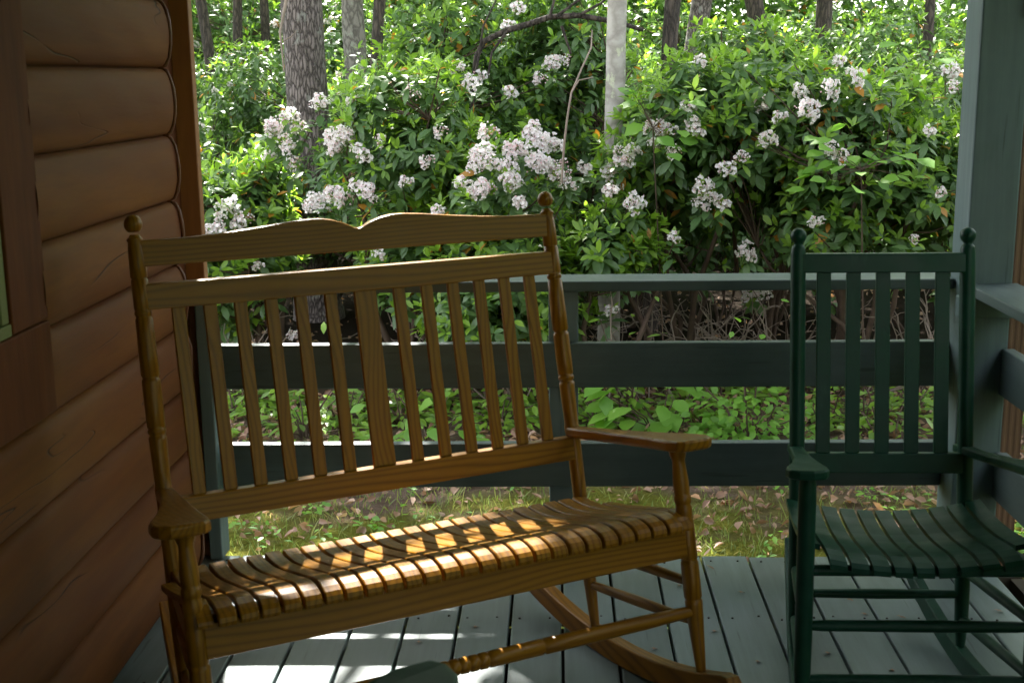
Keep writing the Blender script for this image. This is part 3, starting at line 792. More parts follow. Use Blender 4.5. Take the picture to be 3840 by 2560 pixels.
# flower cluster prototypes: loose bunches of small umbels of cupped five-lobed flowers and round pink buds
def cluster_mesh(seed, rad, nsub, openf):
    rng = np.random.default_rng(seed); V = []; F = []; rn = []; cen = []
    def frame(n):
        n = Vector(n).normalized(); u = n.orthogonal().normalized(); return n, u, n.cross(u)
    subs = [(np.array([0, 0, rad * .35]), rad * .62)]
    for k in range(nsub):
        a = 2 * math.pi * k / nsub + rng.uniform(-.4, .4); q = rad * rng.uniform(.40, .66)
        subs.append((np.array([math.cos(a) * q, math.sin(a) * q, rng.uniform(-.35, .3) * rad]), rad * rng.uniform(.36, .56)))
    for sc, sr in subs:
        op = openf * rng.uniform(.7, 1.15); cnt = int(24 * (sr / .028) ** 1.3)
        for k in range(cnt):
            v = unit(rng.normal(size=3) + np.array([0, 0, .55])); p = sc + v * sr * rng.uniform(.75, 1.05)
            isf = rng.random() < op
            lim = .0098 if isf else .0062
            if cen and min(np.linalg.norm(p - q) for q in cen) < lim: continue
            cen.append(p); n, u, w_ = frame(v + rng.normal(size=3) * .35); c = Vector(p); i0 = len(V)
            if isf:
                r = rng.uniform(.0082, .0112); dp = rng.uniform(.4, .8); V.append(c - n * r * dp * .55); m = 10
                for j in range(m):
                    a = 2 * math.pi * j / m; V.append(c + (u * math.cos(a) + w_ * math.sin(a)) * r * .58 - n * r * dp * .42)
                for j in range(m):
                    a = 2 * math.pi * j / m; rr = r * (1.0 if j % 2 == 0 else .80); V.append(c + (u * math.cos(a) + w_ * math.sin(a)) * rr + n * (r * .16 if j % 2 == 0 else r * .30))
                q = rng.uniform(0, .62)
                for j in range(m):
                    j2 = (j + 1) % m; F.append((i0, i0+1+j, i0+1+j2)); rn.append(min(1, q + .35)); F.append((i0+1+j, i0+1+m+j, i0+1+m+j2, i0+1+j2)); rn.append(q)
            else:
                r = rng.uniform(.0032, .0058); q = rng.uniform(.4, 1)
                V += [c + n * r * 1.2, c + u * r, c + w_ * r, c - u * r, c - w_ * r, c - n * r]
                for a, b in ((1, 2), (2, 3), (3, 4), (4, 1)): F += [(i0, i0+a, i0+b), (i0+5, i0+b, i0+a)]; rn += [q, q]
    nf = len(F)
    for sc, sr in subs:       # pedicels joining the umbels to the shoot
        a = Vector((0, 0, -rad * .9)); b = Vector(sc) + Vector((0, 0, sr * .35)); i0 = len(V); e = .0022
        V += [a + Vector((e, 0, 0)), a + Vector((-e, e, 0)), a + Vector((-e, -e, 0)), b + Vector((e, 0, 0)), b + Vector((-e, e, 0)), b + Vector((-e, -e, 0))]
        for p, q in ((0, 1), (1, 2), (2, 0)): F.append((i0 + p, i0 + q, i0 + 3 + q, i0 + 3 + p)); rn.append(.5)
    me = bpy.data.meshes.new('flower_cluster'); me.from_pydata(V, [], F)
    a = me.attributes.new('rnd', 'FLOAT', 'FACE'); a.data.foreach_set('value', np.array(rn, np.float32))
    me.polygons.foreach_set('use_smooth', [True] * len(F)); me.materials.append(PETAL); me.materials.append(PEDICEL)
    me.polygons.foreach_set('material_index', [0] * nf + [1] * (len(F) - nf)); return me
CL = [cluster_mesh(*q) for q in ((1, .050, 4, .72), (2, .056, 5, .85), (3, .044, 3, .55), (4, .038, 3, .35), (5, .062, 5, .9), (6, .048, 4, .8), (7, .052, 3, .6), (8, .040, 4, .7))]

def make_bush(root, seed, rx, ry, h, skirt, n, size=1.0, newfrac=.6, nold=9, nnew=5, stems=True, twigs=0, extra=None):
    rng = np.random.default_rng(seed)
    P, D, lob = bush_shape(rng, rx, ry, h, skirt, n)
    if extra is not None and len(extra):
        P = np.concatenate([P, np.array([e for e in extra])]); De = unit(rng.normal(size=(len(extra), 3)) * .3 + np.array([0, -.5, .8])); D = np.concatenate([D, De])
    b, d, nr, ln, wd, ag, rn, cu = shoots_to_leaves(P, D, rng, size, nold, nnew, newfrac)
    me = leaves_mesh('foliage', b, d, nr, ln, wd, ag, rn, LEAF, 'laurel', cu)
    f = bpy.data.objects.new('foliage', me); COL.objects.link(f); f.parent = root
    if stems: bush_stems(rng, P, D, h, rx).build('branch', [STEM], root)
    if twigs: bush_twigs(rng, rx, ry, skirt, twigs).build('dry_twig', [TWIG], root)
    return P, D, lob

# --- flower clusters: where the photograph shows them (pixel on a 2352-wide view), placed on the front of the shrub there
FL = [(630,300,1),(655,322,3),(690,290,2),(760,322,2),(798,312,1),(820,345,3),(755,440,3),(785,460,2),(850,450,3),(815,425,3),(740,480,3),(1090,360,2),(1215,310,2),(1285,385,2),(1305,425,3),(1060,420,3),(1420,350,3),(1440,372,1),(1395,400,2),(1500,330,3),(1535,300,3),(1600,300,2),(555,500,2),(505,500,3),(480,530,1),(1640,455,3),(1625,445,1),(615,292,3),(642,284,2),(668,268,4),(678,300,2),(662,338,1),(620,358,1),(672,378,2),(737,235,1),(812,236,2),(783,318,4),(770,340,1),(830,358,2),(525,478,4),(545,520,2),(500,526,2),(770,448,1),(728,466,4),(708,474,2),
 (840,438,1),(872,326,3),(942,215,2),(1052,154,0),(1078,190,0),(1100,180,2),(1168,212,2),(1010,305,2),(1118,308,2),(1112,352,4),(1098,382,4),(1130,378,1),(1172,345,2),(1192,345,1),(1165,384,0),(1226,294,1),(1242,330,4),(1266,334,1),(1246,380,4),(1230,374,1),(1278,400,1),(1296,410,2),(1180,418,4),(1168,412,0),(1120,436,2),(1082,444,2),(1108,434,0),(1192,466,2),(1006,486,0),(930,418,3),(980,372,2),(1268,146,1),(1298,138,2),(1238,182,2),
 (1340,388,2),(1402,392,0),(1418,372,2),(1450,350,1),(1398,440,2),(1455,465,0),(1412,430,3),(1512,298,1),(1592,284,1),(1578,250,2),(1545,350,2),(1612,428,0),(1608,468,3),(1656,470,2),(1662,390,2),(1702,366,3),(1748,240,0),(1788,270,3),(1836,212,0),(1858,252,1),(1906,206,1),(1926,144,2),(1962,178,1),(1764,320,1),(1905,345,1),(1930,362,3),(2184,166,1),(2186,202,3),(1872,510,3),(2156,446,3),(2098,552,3),(1546,545,3),(1712,583,1),(1724,674,1),(1748,670,0),(1402,714,3),(2132,302,2),(1608,140,3),(1186,20,2),(1165,62,2),(592,612,3),(868,582,3),(672,770,3),(1520,296,2),(1492,292,3)]

# front shrubs: px centre, Y, rx, ry, height, skirt, shoots, label
FRONT = [
 (478, 7.3, .50, .6, 1.30, .15, 260, 'flowering mountain laurel bush beside the cabin corner, left of the big ridged trunk'),
 (585, 7.3, .28, .40, 1.34, .20, 170, 'low mountain laurel bush with a big pink-white blossom bunch before the ridged trunk'),
 (955, 7.3, .54, .6, 1.80, .25, 400, 'mountain laurel bush close to the right of the big ridged trunk'),
 (1040, 8.4, .80, .7, 2.30, .30, 430, 'tall leafy mountain laurel bush above the middle notch of the bench back'),
 (1165, 6.9, .52, .58, 1.50, .20, 380, 'mountain laurel bush with the densest white blossoms behind the right bench post'),
 (1315, 9.0, .8, .6, 2.35, .60, 330, 'mountain laurel bush behind the pale smooth trunk with few blossoms'),
 (1405, 6.75, .36, .4, 1.14, .60, 140, 'small mountain laurel bush before the foot of the pale smooth trunk'),
 (1585, 7.3, .66, .65, 1.85, .72, 400, 'mountain laurel bush with white blossoms just right of the pale smooth trunk'),
 (1760, 7.6, .80, .7, 2.00, .75, 430, 'dark-hollowed mountain laurel bush with white blossoms between the trunk and green chair'),
 (1960, 7.1, .85, .7, 1.80, .60, 450, 'mountain laurel bush directly above the green rocking chair with scattered blossoms'),
 (2175, 7.4, .80, .7, 1.90, .30, 420, 'mountain laurel bush partly hidden by the square porch post'),
]
bushes = []
for i, (px, Y, rx, ry, h, sk_, n, lab) in enumerate(FRONT):
    c = at_y(px, 700, Y); gz = gh(c.x, Y)
    bushes.append(dict(c=Vector((c.x, Y, gz)), rx=rx, ry=ry, h=h, sk=sk_, n=n, lab=lab, fl=[]))
for px, py, k in FL:
    o, d = pray(px, py); best = None
    for bsh in bushes:
        # front hit with the shrub's rounded hull
        cc = bsh['c'] + Vector((0, 0, (bsh['h'] + bsh['sk']) / 2)); sc = Vector((bsh['rx'] * 1.05, bsh['ry'] * 1.05, (bsh['h'] - bsh['sk']) / 2 * 1.2))
        oo = Vector(((o.x-cc.x)/sc.x, (o.y-cc.y)/sc.y, (o.z-cc.z)/sc.z)); dd = Vector((d.x/sc.x, d.y/sc.y, d.z/sc.z))
        A = dd.dot(dd); Bq = oo.dot(dd); C_ = oo.dot(oo) - 1; disc = Bq * Bq - A * C_
        if disc > 0:
            t = (-Bq - math.sqrt(disc)) / A
            if best is None or t < best[0]: best = (t, bsh)
    if best is None:
        bsh = min(bushes, key=lambda q: abs(at_y(px, py, q['c'].y).x - q['c'].x)); t = (bsh['c'].y - .1) / d.y
    else: t, bsh = best
    bsh['fl'].append((o + d * (t - .045), k, d))
frng = random.Random(5)
for i, bsh in enumerate(bushes):
    root = empty('mountain_laurel', bsh['c'], 0, bsh['lab'], 'shrub', 'mountain laurel bushes along the clearing')
    ex = [np.array(p - bsh['c'] - Vector((0, 0, .035)) + d.normalized() * .03) for p, k, d in bsh['fl']]
    make_bush(root, 100 + i, bsh['rx'], bsh['ry'], bsh['h'], bsh['sk'], int(bsh['n'] * 1.65), 1.0, .72, twigs=(34 if bsh['sk'] > .6 else 10), extra=ex)
    for p, k, d in bsh['fl']:
        k2 = {0: (0, 5), 1: (1, 5), 2: (2, 6), 3: (3, 7), 4: (4, 4)}[k][frng.randrange(2)]
        o = bpy.data.objects.new('flower_cluster', CL[k2]); COL.objects.link(o); o.parent = root
        o.location = p - bsh['c']; o.rotation_euler = (R(frng.uniform(20, 70)), R(frng.uniform(-30, 30)), R(frng.uniform(-40, 40))); s = frng.uniform(.9, 1.35); o.scale = (s * frng.uniform(.85, 1.2), s, s * frng.uniform(.8, 1.1))
# small random blossoms dotted about on front shrubs
# ------------------------------------------------------------------ middle and far shrubs: shared prototypes
protos = []
for q in range(4):
    root = empty('mountain_laurel', (0, 0, 0)); tag(root, None, 'shrub', 'laurel thicket deeper in the woods')
    P, D, lob = make_bush(root, 300 + q, 1.25, 1.1, 2.0, .25, 430, 1.15, .55, 8, 4, stems=True)
    for k in range(7):
        j = frng.randrange(len(P))
        if D[j][1] > .2: continue
        o = bpy.data.objects.new('flower_cluster', CL[frng.randrange(8)]); COL.objects.link(o); o.parent = root
        o.location = Vector(P[j]) + Vector((0, -.03, .03)); o.rotation_euler = (R(frng.uniform(15, 50)), 0, 0)
    protos.append(root)
MID = []
rr = random.Random(21)
for x, y, q in ((-1.9, 9.3, .62), (-.9, 9.1, .60), (.1, 9.6, .66), (1.2, 9.0, .58), (2.0, 9.3, .62), (2.9, 9.0, .6), (1.6, 10.0, .7), (3.3, 10.0, .75), (-2.7, 8.6, .6)): MID.append((x, y, q))
for y, n, hs in ((9.9, 8, (.72, .98)), (12.4, 9, (.85, 1.15)), (15.5, 10, (.95, 1.25)), (19.5, 11, (1.15, 1.5)), (24.5, 12, (1.5, 2.0))):
    half = y * .46 + .5
    for k in range(n):
        x = -half - .02 * y + (k + .5 + rr.uniform(-.3, .3)) * 2 * half / n; MID.append((x, y + rr.uniform(-1, 1), rr.uniform(*hs)))
used = set()
for k, (x, y, s) in enumerate(MID):
    pi = k % 4
    if pi not in used: o = protos[pi]; used.add(pi)
    else: o = copy_tree(protos[pi])
    lab = 'leafy laurel bush in the sun-flecked thicket behind the front row of bushes'
    if x < -1.5 and y < 18: lab = 'laurel bush growing among the thin trunks at the left of the woods'
    elif y >= 18: lab = 'small-looking laurel bush far back in the woods under the trees'
    o['label'] = lab; o['group'] = {0: 'laurel thicket behind the front bushes', 1: 'laurel thicket among the left trunks', 2: 'laurel thicket far back'}[0 if lab.startswith('leafy') else (1 if lab.startswith('laurel') else 2)]
    o.location = (x, y, gh(x, y)); o.rotation_euler = (0, 0, rr.uniform(-.5, .5) + (math.pi if rr.random() < .0 else 0)); q = s * rr.uniform(.9, 1.1); o.scale = (q, q, s)
# shrubs outside the right side of the porch, mostly unseen, added to block sky light
for x, y, s in ((3.4, 3.4, 1.0), (3.4, 1.2, 1.3), (2.9, 5.0, .55), (3.8, -1.0, 1.6), (4.6, 2.4, 2.1), (5.2, -2.6, 2.3), (5.6, .2, 2.4), (5.0, 5.0, 1.7), (3.6, -4.2, 1.9)):
    o = copy_tree(protos[1]); o.location = (x, y, GZ); o.rotation_euler = (0, 0, x * 7); o.scale = (s, s, s)
    o['label'] = 'laurel bush outside the side railing, one of a row added to screen the sky'; o['group'] = 'laurels outside the side railing'

# far-off wood that closes the view: one mass of foliage
def mass(name, n, x, y, z, lsz, mat, seed, agep=.5):
    rng = np.random.default_rng(seed)
    ncl = n // 30
    cx = rng.uniform(*x, ncl); cy = rng.uniform(*y, ncl); cz = rng.uniform(0, 1, ncl) ** 1.3 * (z[1] - z[0]) + z[0]; ca = rng.random(ncl)
    i = np.repeat(np.arange(ncl), 30); nn = len(i)
    b = np.stack([cx[i], cy[i], cz[i]], -1) + rng.normal(size=(nn, 3)) * np.array([.35, .35, .22])
    d = unit(rng.normal(size=(nn, 3)) * np.array([1, 1, .45])); nr = unit(rng.normal(size=(nn, 3)) * .5 + np.array([0, 0, 1]))
    ln = rng.uniform(.7, 1.2, nn) * lsz; ag = np.clip(ca[i] * agep * 2 + rng.normal(size=nn) * .15, 0, 1)
    return leaves_mesh(name, b, d, nr, ln, ln * .3, ag, rng.random(nn) * .97, mat, 'broad', .15)
me = mass('far_woods', 150000, (-24, 24), (21.5, 40), (-.2, 9.5), .27, LEAFC, 5, .6)
o = bpy.data.objects.new('far_woods', me); COL.objects.link(o); tag(o, 'distant sunlit mass of woodland foliage closing the view', 'woods', None, 'stuff')

# ------------------------------------------------------------------ trees
def trunk_mesh(pts, rads, mat, parent, n=18, wob=.0, seed=0):
    m = MB(); rg = random.Random(seed)
    P = [Vector(p) for p in pts]; fine = []; fr = []
    for i in range(len(P) - 1):
        for k in range(6):
            t = k / 6; fine.append(P[i].lerp(P[i+1], t) + Vector((rg.uniform(-wob, wob), rg.uniform(-wob, wob), 0))); fr.append(lerp(rads[i], rads[i+1], t) * (1 + rg.uniform(-.03, .03)))
    fine.append(P[-1]); fr.append(rads[-1]); m.tube(fine, fr, n); return m
TREES = []
def tree(px, py, y, w_px, lean_px, mat, label, group=None, h=9.0, flare=1.35, limbs=4, seed=0, name='tree'):
    """trunk seen at pixel (px,py) at distance y, w_px wide; lean_px = sideways drift per 100 px of height"""
    c = at_y(px, py, y); r = w_px / 2890 * y / 2 * 1.02
    slope = lean_px / 100
    gz = gh(c.x, y); bx = c.x + (gz - c.z) * slope
    root = empty(name, (bx, y, gz), 0, label, 'tree', group)
    top = h
    pts = [(0, 0, -.15), (0, 0, .0), (slope * .25, 0, .25), (slope * 1.0, 0, 1.0), (slope * 2.2, 0, 2.2), (slope * 4, .05, 4.0), (slope * 5 , .1, h)]
    rads = [r * flare * 1.25, r * flare * 1.08, r * (1 + (flare - 1) * .45), r * 1.05, r, r * .85, r * .35]
    trunk_mesh(pts, rads, mat, root, 20, r * .05, seed).build('trunk', [mat], root)
    rg = random.Random(seed + 5)
    for k in range(limbs):
        zz = rg.uniform(4.0, 7.5); a = rg.uniform(0, 6.28); l = rg.uniform(1.2, 2.4)
        p0 = Vector((slope * 4, 0, zz)); p2 = p0 + Vector((math.cos(a) * l, math.sin(a) * l, rg.uniform(.5, 1.5)))
        m = MB(); m.tube([p0, p0.lerp(p2, .5) + Vector((0, 0, .15)), p2], [r * .35, r * .22, r * .08], 7); m.build('limb', [mat], root)
    TREES.append((root, Vector((bx + slope * 4, y, gz)), h)); return root
big = tree(704, 200, 9.3, 90, -1.0, BARKD, 'big grey-brown ridged tree trunk rising behind the flowering bush at left', None, 7.4, 1.25, 6, 1)
pale = tree(1414, 150, 7.5, 42, 2.2, BARKP, 'slim pale smooth-barked tree trunk with lichen patches in the middle of the bushes', None, 9, 1.5, 5, 2)
tree(812, 60, 14, 50, -1, BARKL, 'stout lichen-blotched grey trunk behind and right of the big ridged trunk', None, 9, 1.2, 4, 3)
tree(868, 70, 12.5, 26, 9, BARKN, 'dark thin trunk leaning right beside the lichen-blotched grey trunk', None, 8, 1.1, 3, 4)
tree(470, 60, 15, 24, -10, BARKN, 'thin dark trunk leaning left, nearest the cabin corner', None, 8, 1.1, 3, 5)
tree(546, 70, 17, 22, 3, BARKN, 'straight thin dark trunk second from the cabin corner', None, 8, 1.1, 3, 6)
tree(608, 40, 19, 20, 0, BARKN, 'thin dark trunk just left of the big ridged trunk', None, 8, 1.1, 3, 7)
tree(1606, 40, 14.5, 46, 14, BARKD, 'thick rough trunk leaning right, top of the view right of centre', None, 9, 1.2, 4, 9)
tree(1738, 40, 15, 40, -22, BARKN, 'dark trunk leaning left above the right half of the bushes', None, 8, 1.2, 3, 10)
tree(1892, 60, 15, 36, 0, BARKN, 'upright dark trunk above the green rocking chair', None, 8, 1.2, 3, 11)
tree(2132, 80, 14, 22, 1, BARKN, 'thin trunk nearest the square porch post', None, 8, 1.1, 3, 13)
tree(1492, 740, 8.9, 34, 6, BARKN, 'rough brown trunk seen under the rail cap just right of the pale trunk', None, 7, 1.15, 3, 14)
for k, (x, y) in enumerate(((-5.5, 12), (5.2, 11), (7.5, 15), (-8, 17), (-6, 26))):
    root = empty('tree', (x, y, gh(x, y)), 0, 'slender dark forest tree standing deep in the woods', 'tree', 'forest trees deep in the woods')
    trunk_mesh([(0, 0, -.1), (0, 0, 1), (.1, 0, 3), (.15, 0, 8)], [.17, .13, .12, .05], BARKN, root, 12, .01, k).build('trunk', [BARKN], root)
    TREES.append((root, Vector((x, y, gh(x, y))), 8))

# crowns: clusters of leaves high up, open where the photograph's sunlight falls through
rng = np.random.default_rng(77)
def shade(gx, gy):
    if gy < 4.0:
        if gx < -.62 and 2.3 < gy < 3.1: return .75
        if gx < -.35 + .1 * math.sin(gy * 5): return .04 if gx > -1.3 else .3
        if gy > 3.05 and gx > -.2: return .98
        if gx < .15: return .35
        if gx < .40: return .6
        return .93
    if gy < 5.6: return .15 if gx < .5 else .45
    if gx < .3: return .14
    if gy > 7.2: return .62
    return .5
clu = {}
for k in range(7200):
    gx = rng.uniform(-6, 6) if k < 5200 else rng.uniform(0, 2.6); gy = rng.uniform(1.5, 13) if k < 5200 else rng.uniform(1.6, 4.2)
    if rng.random() > shade(gx, gy) * (1.0 if abs(gx) < 2.6 else .55): continue
    hgt = rng.uniform(4.6, 9.0); p = Vector((gx, gy, .45)) + SUN * ((hgt - .45) / SUN.z)
    j = min(range(len(TREES)), key=lambda q: (TREES[q][1].xy - p.xy).length)
    clu.setdefault(j, []).append(p)
for k in range(6500):     # denser shade deeper in the wood
    y = rng.uniform(10, 40); x = rng.uniform(-.55, .55) * (y + 8); p = Vector((x, y, rng.uniform(5, 10)))
    j = min(range(len(TREES)), key=lambda q: (TREES[q][1].xy - p.xy).length); clu.setdefault(j, []).append(p)
def keeps_light(p):
    q = p - SUN * ((p.z - .45) / SUN.z)
    if q.x < -.62 and 2.3 < q.y < 3.1: return False
    return -1.15 < q.x < (.34 if 2.35 < q.y < 3.05 else -.1 + .08 * math.sin(q.y * 9)) and 1.7 < q.y < 3.95
for j, (root, base, h) in enumerate(TREES):
    pts = clu.get(j, [])
    pts = [Vector(p) - base for p in pts]
    for k in range(26):     # its own ordinary crown well above the view
        a = rng.uniform(0, 6.28); q = rng.uniform(0, 1.6)
        pts.append(Vector((math.cos(a) * q, abs(math.sin(a)) * q + .6, h - .4 + rng.uniform(-1.2, 1.2))))
    pts = [p for p in pts if not keeps_light(p + base) or rng.random() < .03]
    C = np.array([tuple(p) for p in pts]); i = np.repeat(np.arange(len(C)), 26); nn = len(i)
    b = C[i] + rng.normal(size=(nn, 3)) * np.array([.13, .13, .09]); d = unit(rng.normal(size=(nn, 3)) * np.array([1, 1, .5])); nr = unit(rng.normal(size=(nn, 3)) * .4 + np.array([0, 0, 1]))
    ln = rng.uniform(.09, .15, nn)
    me = leaves_mesh('crown', b, d, nr, ln, ln * .33, rng.uniform(0, 1, nn), rng.random(nn) * .97, LEAFC, 'broad', .12)
    o = bpy.data.objects.new('crown', me); COL.objects.link(o); o.parent = root
    if any(o2.name.startswith('trunk') for o2 in root.children) and len(pts) > 26:
        m = MB()
        for p in pts[:14]:
            p0 = Vector((0, 0, max(2.5, min(p.z - 1, h * .8)))); m.tube([p0, p0.lerp(p, .5) + Vector((0, 0, .2)), p], [.03, .018, .006], 5)
        m.build('bough', [BARKN], root)

# leaning dark branch across the top middle
br = empty('fallen_tree', at_y(1100, 110, 7.7), 0, 'dark crooked bare limb arching across the top of the bushes to the pale trunk', 'fallen tree')
bp = [at_y(px, py, yy) - br.location for px, py, yy in ((1084, 260, 7.72), (1088, 190, 7.72), (1094, 130, 7.72), (1112, 95, 7.72), (1165, 70, 7.72), (1215, 56, 7.72), (1262, 40, 7.72), (1330, 36, 7.72), (1420, 52, 7.72), (1478, 70, 7.72))]
m = MB(); m.tube(bp, [.012, .015, .017, .018, .019, .019, .018, .017, .015, .011], 9); m.build('trunk', [BARKN], br)
for pts in (((1262, 42), (1272, 5), (1268, -40)), ((1278, 38), (1320, 8), (1370, -30)), ((1330, 36), (1380, 8), (1420, -25)), ((1165, 72), (1130, 120), (1120, 180)), ((1290, 60), (1300, 90), (1312, 125)), ((1086, 200), (1098, 140), (1110, 60), (1140, 0))):
    m = MB(); m.tube([at_y(a, b, 7.7) - br.location for a, b in pts], [.010, .008, .006, .004][:len(pts)], 6); m.build('limb', [BARKN], br)
st = empty('dead_stem', at_y(1298, 300, 6.3), 0, 'thin bare grey dead stem standing among blossoms left of the pale trunk', 'dead stem')
m = MB(); m.tube([at_y(a, b, yy) - st.location for a, b, yy in ((1290, 420, 6.3), (1296, 330, 6.3), (1303, 270, 6.32), (1312, 215, 6.35), (1335, 160, 6.4), (1358, 110, 6.5), (1360, 70, 6.6))], [.006, .006, .0055, .005, .0045, .004, .003], 7); m.build('stem', [TWIG], st)
m = MB(); m.tube([at_y(a, b, 6.35) - st.location for a, b in ((1312, 215), (1330, 185), (1362, 178))], [.005, .004, .003], 5); m.build('twig', [TWIG], st)
st = empty('dead_stem', at_y(650, 60, 8.6), 0, 'thin bare hanging branch just left of the big ridged trunk', 'dead stem')
m = MB(); m.tube([at_y(a, b, 8.6) - st.location for a, b in ((662, -20), (650, 40), (643, 75), (648, 120), (652, 165))], [.012, .010, .009, .007, .005], 7); m.build('stem', [TWIG], st)
m = MB(); m.tube([at_y(a, b, 8.6) - st.location for a, b in ((650, 95), (668, 85), (682, 70))], [.005, .004, .002], 5); m.build('twig', [TWIG], st)

# ------------------------------------------------------------------ broad-leaved plants, seedlings, ground cover
def leafy(name, lab, cat, px, py, y, rad, hgt, n, lsz, seed, kind='broad', mat=None, group=None, wratio=.42, zlo=.1):
    c = at_y(px, py, y); gz = gh(c.x, y); root = empty(name, (c.x, y, gz), 0, lab, cat, group); zc = c.z - gz
    rng = np.random.default_rng(seed); a = rng.uniform(0, 6.28, n); q = np.sqrt(rng.random(n)) * rad
    z = zc + rng.normal(size=n) * hgt * .55 - q * .25; z = np.maximum(z, zlo * .5)
    b = np.stack([np.cos(a) * q, np.sin(a) * q * .7, z], -1)
    d = unit(np.stack([np.cos(a) + rng.normal(size=n) * .6, np.sin(a) - .6 + rng.normal(size=n) * .6, rng.normal(size=n) * .25 - .1], -1)); nr = unit(rng.normal(size=(n, 3)) * .25 + np.array([0, -.25, 1]))
    ln = rng.uniform(.7, 1.15, n) * lsz
    me = leaves_mesh('foliage', b, d, nr, ln, ln * wratio, rng.uniform(.3, 1, n), rng.random(n) * .97, mat or LEAFB, kind, .15, .08)
    o = bpy.data.objects.new('foliage', me); COL.objects.link(o); o.parent = root
    m = MB()
    hub = Vector((0, 0, zc - hgt * .6)) if zc > .9 else None
    if hub: m.tube([(.1, .1, -.02), (.05, .05, hub.z * .5), hub], [.005, .004, .003], 6)
    for k in range(0, n, max(1, n // 18)):
        tip = Vector(b[k])
        if hub: m.tube([hub, hub.lerp(tip, .5) + Vector((0, 0, .01)), tip], [.002, .0016, .001], 4); continue
        m.tube([(tip.x * .15, tip.y * .15, -.02), (tip.x * .5, tip.y * .5, tip.z * .6), tip], [.005, .004, .0025], 5)
    m.build('stem', [STEM], root); return root
leafy('oak_seedling', 'big-leaved bright green seedling seen between the lower rail boards, right of the bench', 'plant', 1520, 925, 6.2, .30, .24, 42, .17, 1)
leafy('oak_seedling', 'big-leaved pale green seedling seen through the bench slats above the lower board', 'plant', 985, 985, 6.0, .34, .2, 44, .12, 2)
leafy('low_shrub', 'small-leaved bright green shrub between the rail boards left of the green chair', 'shrub', 1725, 950, 6.0, .32, .34, 340, .062, 3, wratio=.36)
leafy('holly_seedling', 'dark small-leaved holly seedling just right of the bench back', 'plant', 1378, 925, 6.3, .17, .28, 90, .05, 4, wratio=.36, mat=LEAF)
leafy('low_shrub', 'bright leafy shrub behind the left bench slats', 'shrub', 700, 950, 6.3, .4, .32, 220, .075, 5, 'laurel', LEAF, wratio=.42)
leafy('low_shrub', 'leafy shrub behind the middle bench slats under the blossoms', 'shrub', 1150, 955, 6.4, .3, .3, 150, .08, 6, 'laurel', LEAF, wratio=.42)
leafy('low_shrub', 'glossy low shrub seen between the slats of the green chair', 'shrub', 2050, 960, 6.1, .42, .34, 170, .08, 7, 'laurel', LEAF, wratio=.42)
ug = random.Random(3)
for k, px in enumerate((545, 610, 790, 880, 1060, 1230, 1440, 1600, 1660, 1900, 1985, 2110, 2240, 1330, 930)):
    leafy('low_shrub', 'low leafy seedling among the fallen leaves beyond the railing boards', 'shrub', px, ug.uniform(930, 985), ug.uniform(6.3, 7.0), ug.uniform(.18, .3), ug.uniform(.24, .36), ug.randrange(110, 190), ug.uniform(.055, .085), 60 + k, 'laurel', LEAF, 'low seedlings beyond the railing')
leafy('sapling', 'bright pale-leaved sapling branch among the bushes above the green chair', 'sapling', 1980, 350, 6.3, .34, .14, 46, .10, 8, wratio=.5)
leafy('sapling', 'broad pale-leaved sapling top beside the square porch post', 'sapling', 2175, 120, 7.2, .28, .2, 16, .14, 9, wratio=.5)
leafy('sapling', 'pale broad-leaved sapling spray right of centre above the bushes', 'sapling', 1800, 165, 7.4, .42, .16, 40, .11, 10, wratio=.5)
leafy('sapling', 'small pale-leaved sapling right of the pale trunk among blossoms', 'sapling', 1500, 240, 6.6, .2, .2, 20, .11, 11, wratio=.5)
leafy('ivy_clump', 'green leafy clump on the ground past the side railing corner', 'plant', 2340, 1240, 4.6, .28, .24, 200, .06, 12)

def scatter(name, n, xr, yr, fn, mat, kind, seed):
    rng = np.random.default_rng(seed); x = rng.uniform(*xr, n); y = rng.uniform(*yr, n)
    keep = fn(x, y, rng); x, y = x[keep], y[keep]; return x, y, rng
def gz_arr(x, y): return GZ + .025 * np.sin(x * 1.7 + .5) * np.sin(y * 1.3) + .015 * np.sin(x * 4.1) * np.sin(y * 3.7 + 1) + np.maximum(0, y - 7) * .012
# fallen leaves
def f(x, y, rng): return rng.random(len(x)) < np.clip((y - 4.25) * .5 + .25 * np.sin(x * 2.3 + y) + (.18 if True else 0) + np.where(x > .3, .2, 0), .06, 1) * np.where(y > 7.3, .14, 1)
x, y, rng = scatter('l', 26000, (-5, 6), (3.75, 11), f, None, None, 40); n = len(x)
b = np.stack([x, y, gz_arr(x, y) + rng.uniform(.0, .035, n)], -1); a = rng.uniform(0, 6.28, n)
d = unit(np.stack([np.cos(a), np.sin(a), rng.normal(size=n) * .3], -1)); nr = unit(rng.normal(size=(n, 3)) * .75 + np.array([0, 0, 1])); ln = rng.uniform(.018, .062, n)
me = leaves_mesh('leaf_litter', b, d, nr, ln, ln * rng.uniform(.25, .48, n), rng.random(n), rng.random(n), DEAD, 'broad', rng.uniform(-.9, .9, n), .45)
o = bpy.data.objects.new('leaf_litter', me); COL.objects.link(o); tag(o, 'brown fallen leaves covering the ground under the bushes', 'leaf litter', None, 'stuff')
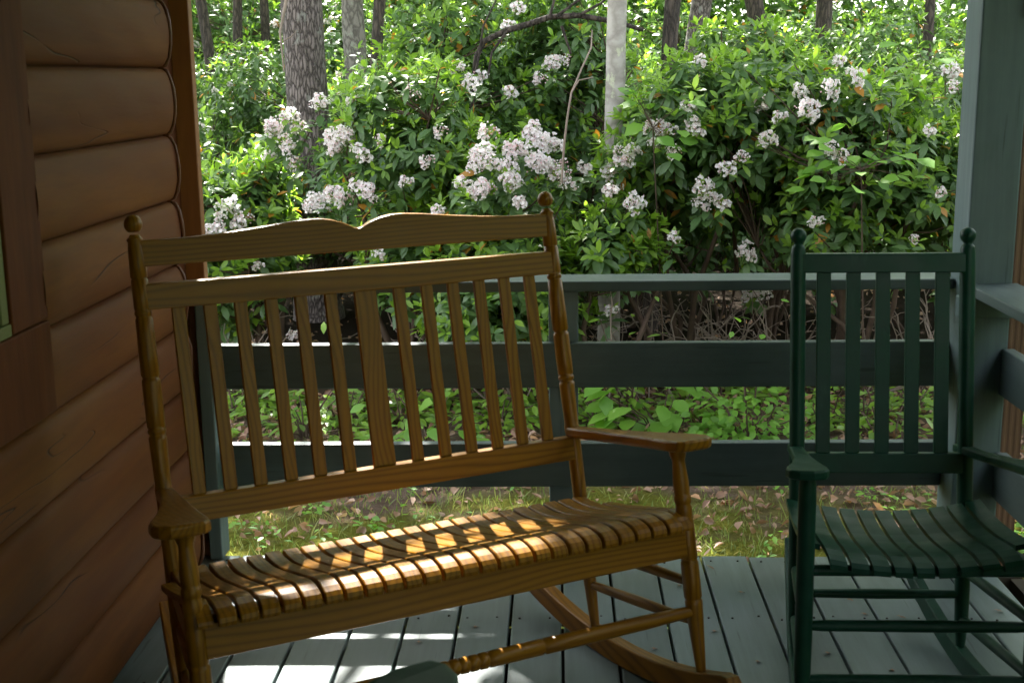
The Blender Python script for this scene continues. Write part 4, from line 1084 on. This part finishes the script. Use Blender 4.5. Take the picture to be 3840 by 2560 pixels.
# grass
def f(x, y, rng): return rng.random(len(x)) < np.clip(.85 - (y - 4.1) * .33 + .35 * np.sin(x * 3.1) * np.sin(y * 4.3), .03, 1)
x, y, rng = scatter('g', 36000, (-4, 5), (3.72, 6.6), f, None, None, 41); n = len(x)
b = np.stack([x, y, gz_arr(x, y) - .003], -1); d = unit(np.stack([rng.normal(size=n) * .5, rng.normal(size=n) * .5, np.ones(n)], -1)); nr = unit(rng.normal(size=(n, 3)) + np.array([0, 0, .1])); ln = rng.uniform(.02, .065, n) * np.where(rng.random(n) < .06, 1.9, 1)
me = leaves_mesh('grass', b, d, nr, ln, np.full(n, .0029), rng.random(n), rng.random(n), GRASSM, 'blade', rng.uniform(-.1, .6, n), .1)
o = bpy.data.objects.new('grass', me); COL.objects.link(o); tag(o, 'short patchy grass beyond the deck edge', 'grass', None, 'stuff')
# low weeds: rosettes of small leaflets
def f(x, y, rng): return rng.random(len(x)) < np.clip(.25 + .5 * np.sin(x * 2.1 + 1) * np.sin(y * 3.3 + .6), .02, 1)
x, y, rng = scatter('w', 1700, (-4, 5), (3.8, 7.5), f, None, None, 42)
i = np.repeat(np.arange(len(x)), 9); n = len(i); a = rng.uniform(0, 6.28, n); rad = rng.uniform(.005, .05, n)
b = np.stack([x[i] + np.cos(a) * rad, y[i] + np.sin(a) * rad, gz_arr(x, y)[i] + rng.uniform(.015, .075, n)], -1)
d = unit(np.stack([np.cos(a), np.sin(a), rng.normal(size=n) * .25], -1)); nr = unit(rng.normal(size=(n, 3)) * .3 + np.array([0, 0, 1])); ln = rng.uniform(.022, .045, n)
me = leaves_mesh('ground_cover', b, d, nr, ln, ln * .36, rng.random(n), rng.random(n) * .97, LEAFB, 'broad', .1)
o = bpy.data.objects.new('ground_cover', me); COL.objects.link(o); tag(o, 'low green weeds growing through the fallen leaves', 'weeds', None, 'stuff')
# bits of dead leaf on the deck
for k, (px, py) in enumerate(((1626, 1300), (1945, 1375), (2066, 1416), (2290, 1402), (1983, 1410), (1700, 1360), (1500, 1490), (1900, 1500), (1090, 1440), (960, 1475), (1740, 1520), (1255, 1470), (1640, 1450), (2050, 1540), (1560, 1345))):
    p = at_z(px, py, .004); rng = np.random.default_rng(k)
    n = 2; b = np.array([[0, 0, 0], [.004, .003, .001]], float); d = unit(np.array([[1, .3 * k - .5, .1], [-.6, .5, .1]])); nr = np.array([[0, 0, 1.], [0, .1, 1.]])
    me = leaves_mesh('leaf_fragment', b, d, nr, np.array([.022, .014]), np.array([.007, .005]), np.array([.2, .4]), np.array([.3, .5]), DEAD, 'broad', .4)
    o = bpy.data.objects.new('leaf_fragment', me); COL.objects.link(o); o.location = p
    tag(o, 'tiny brown dead leaf scrap lying on the grey deck boards', 'leaf scrap', 'leaf scraps on the deck')
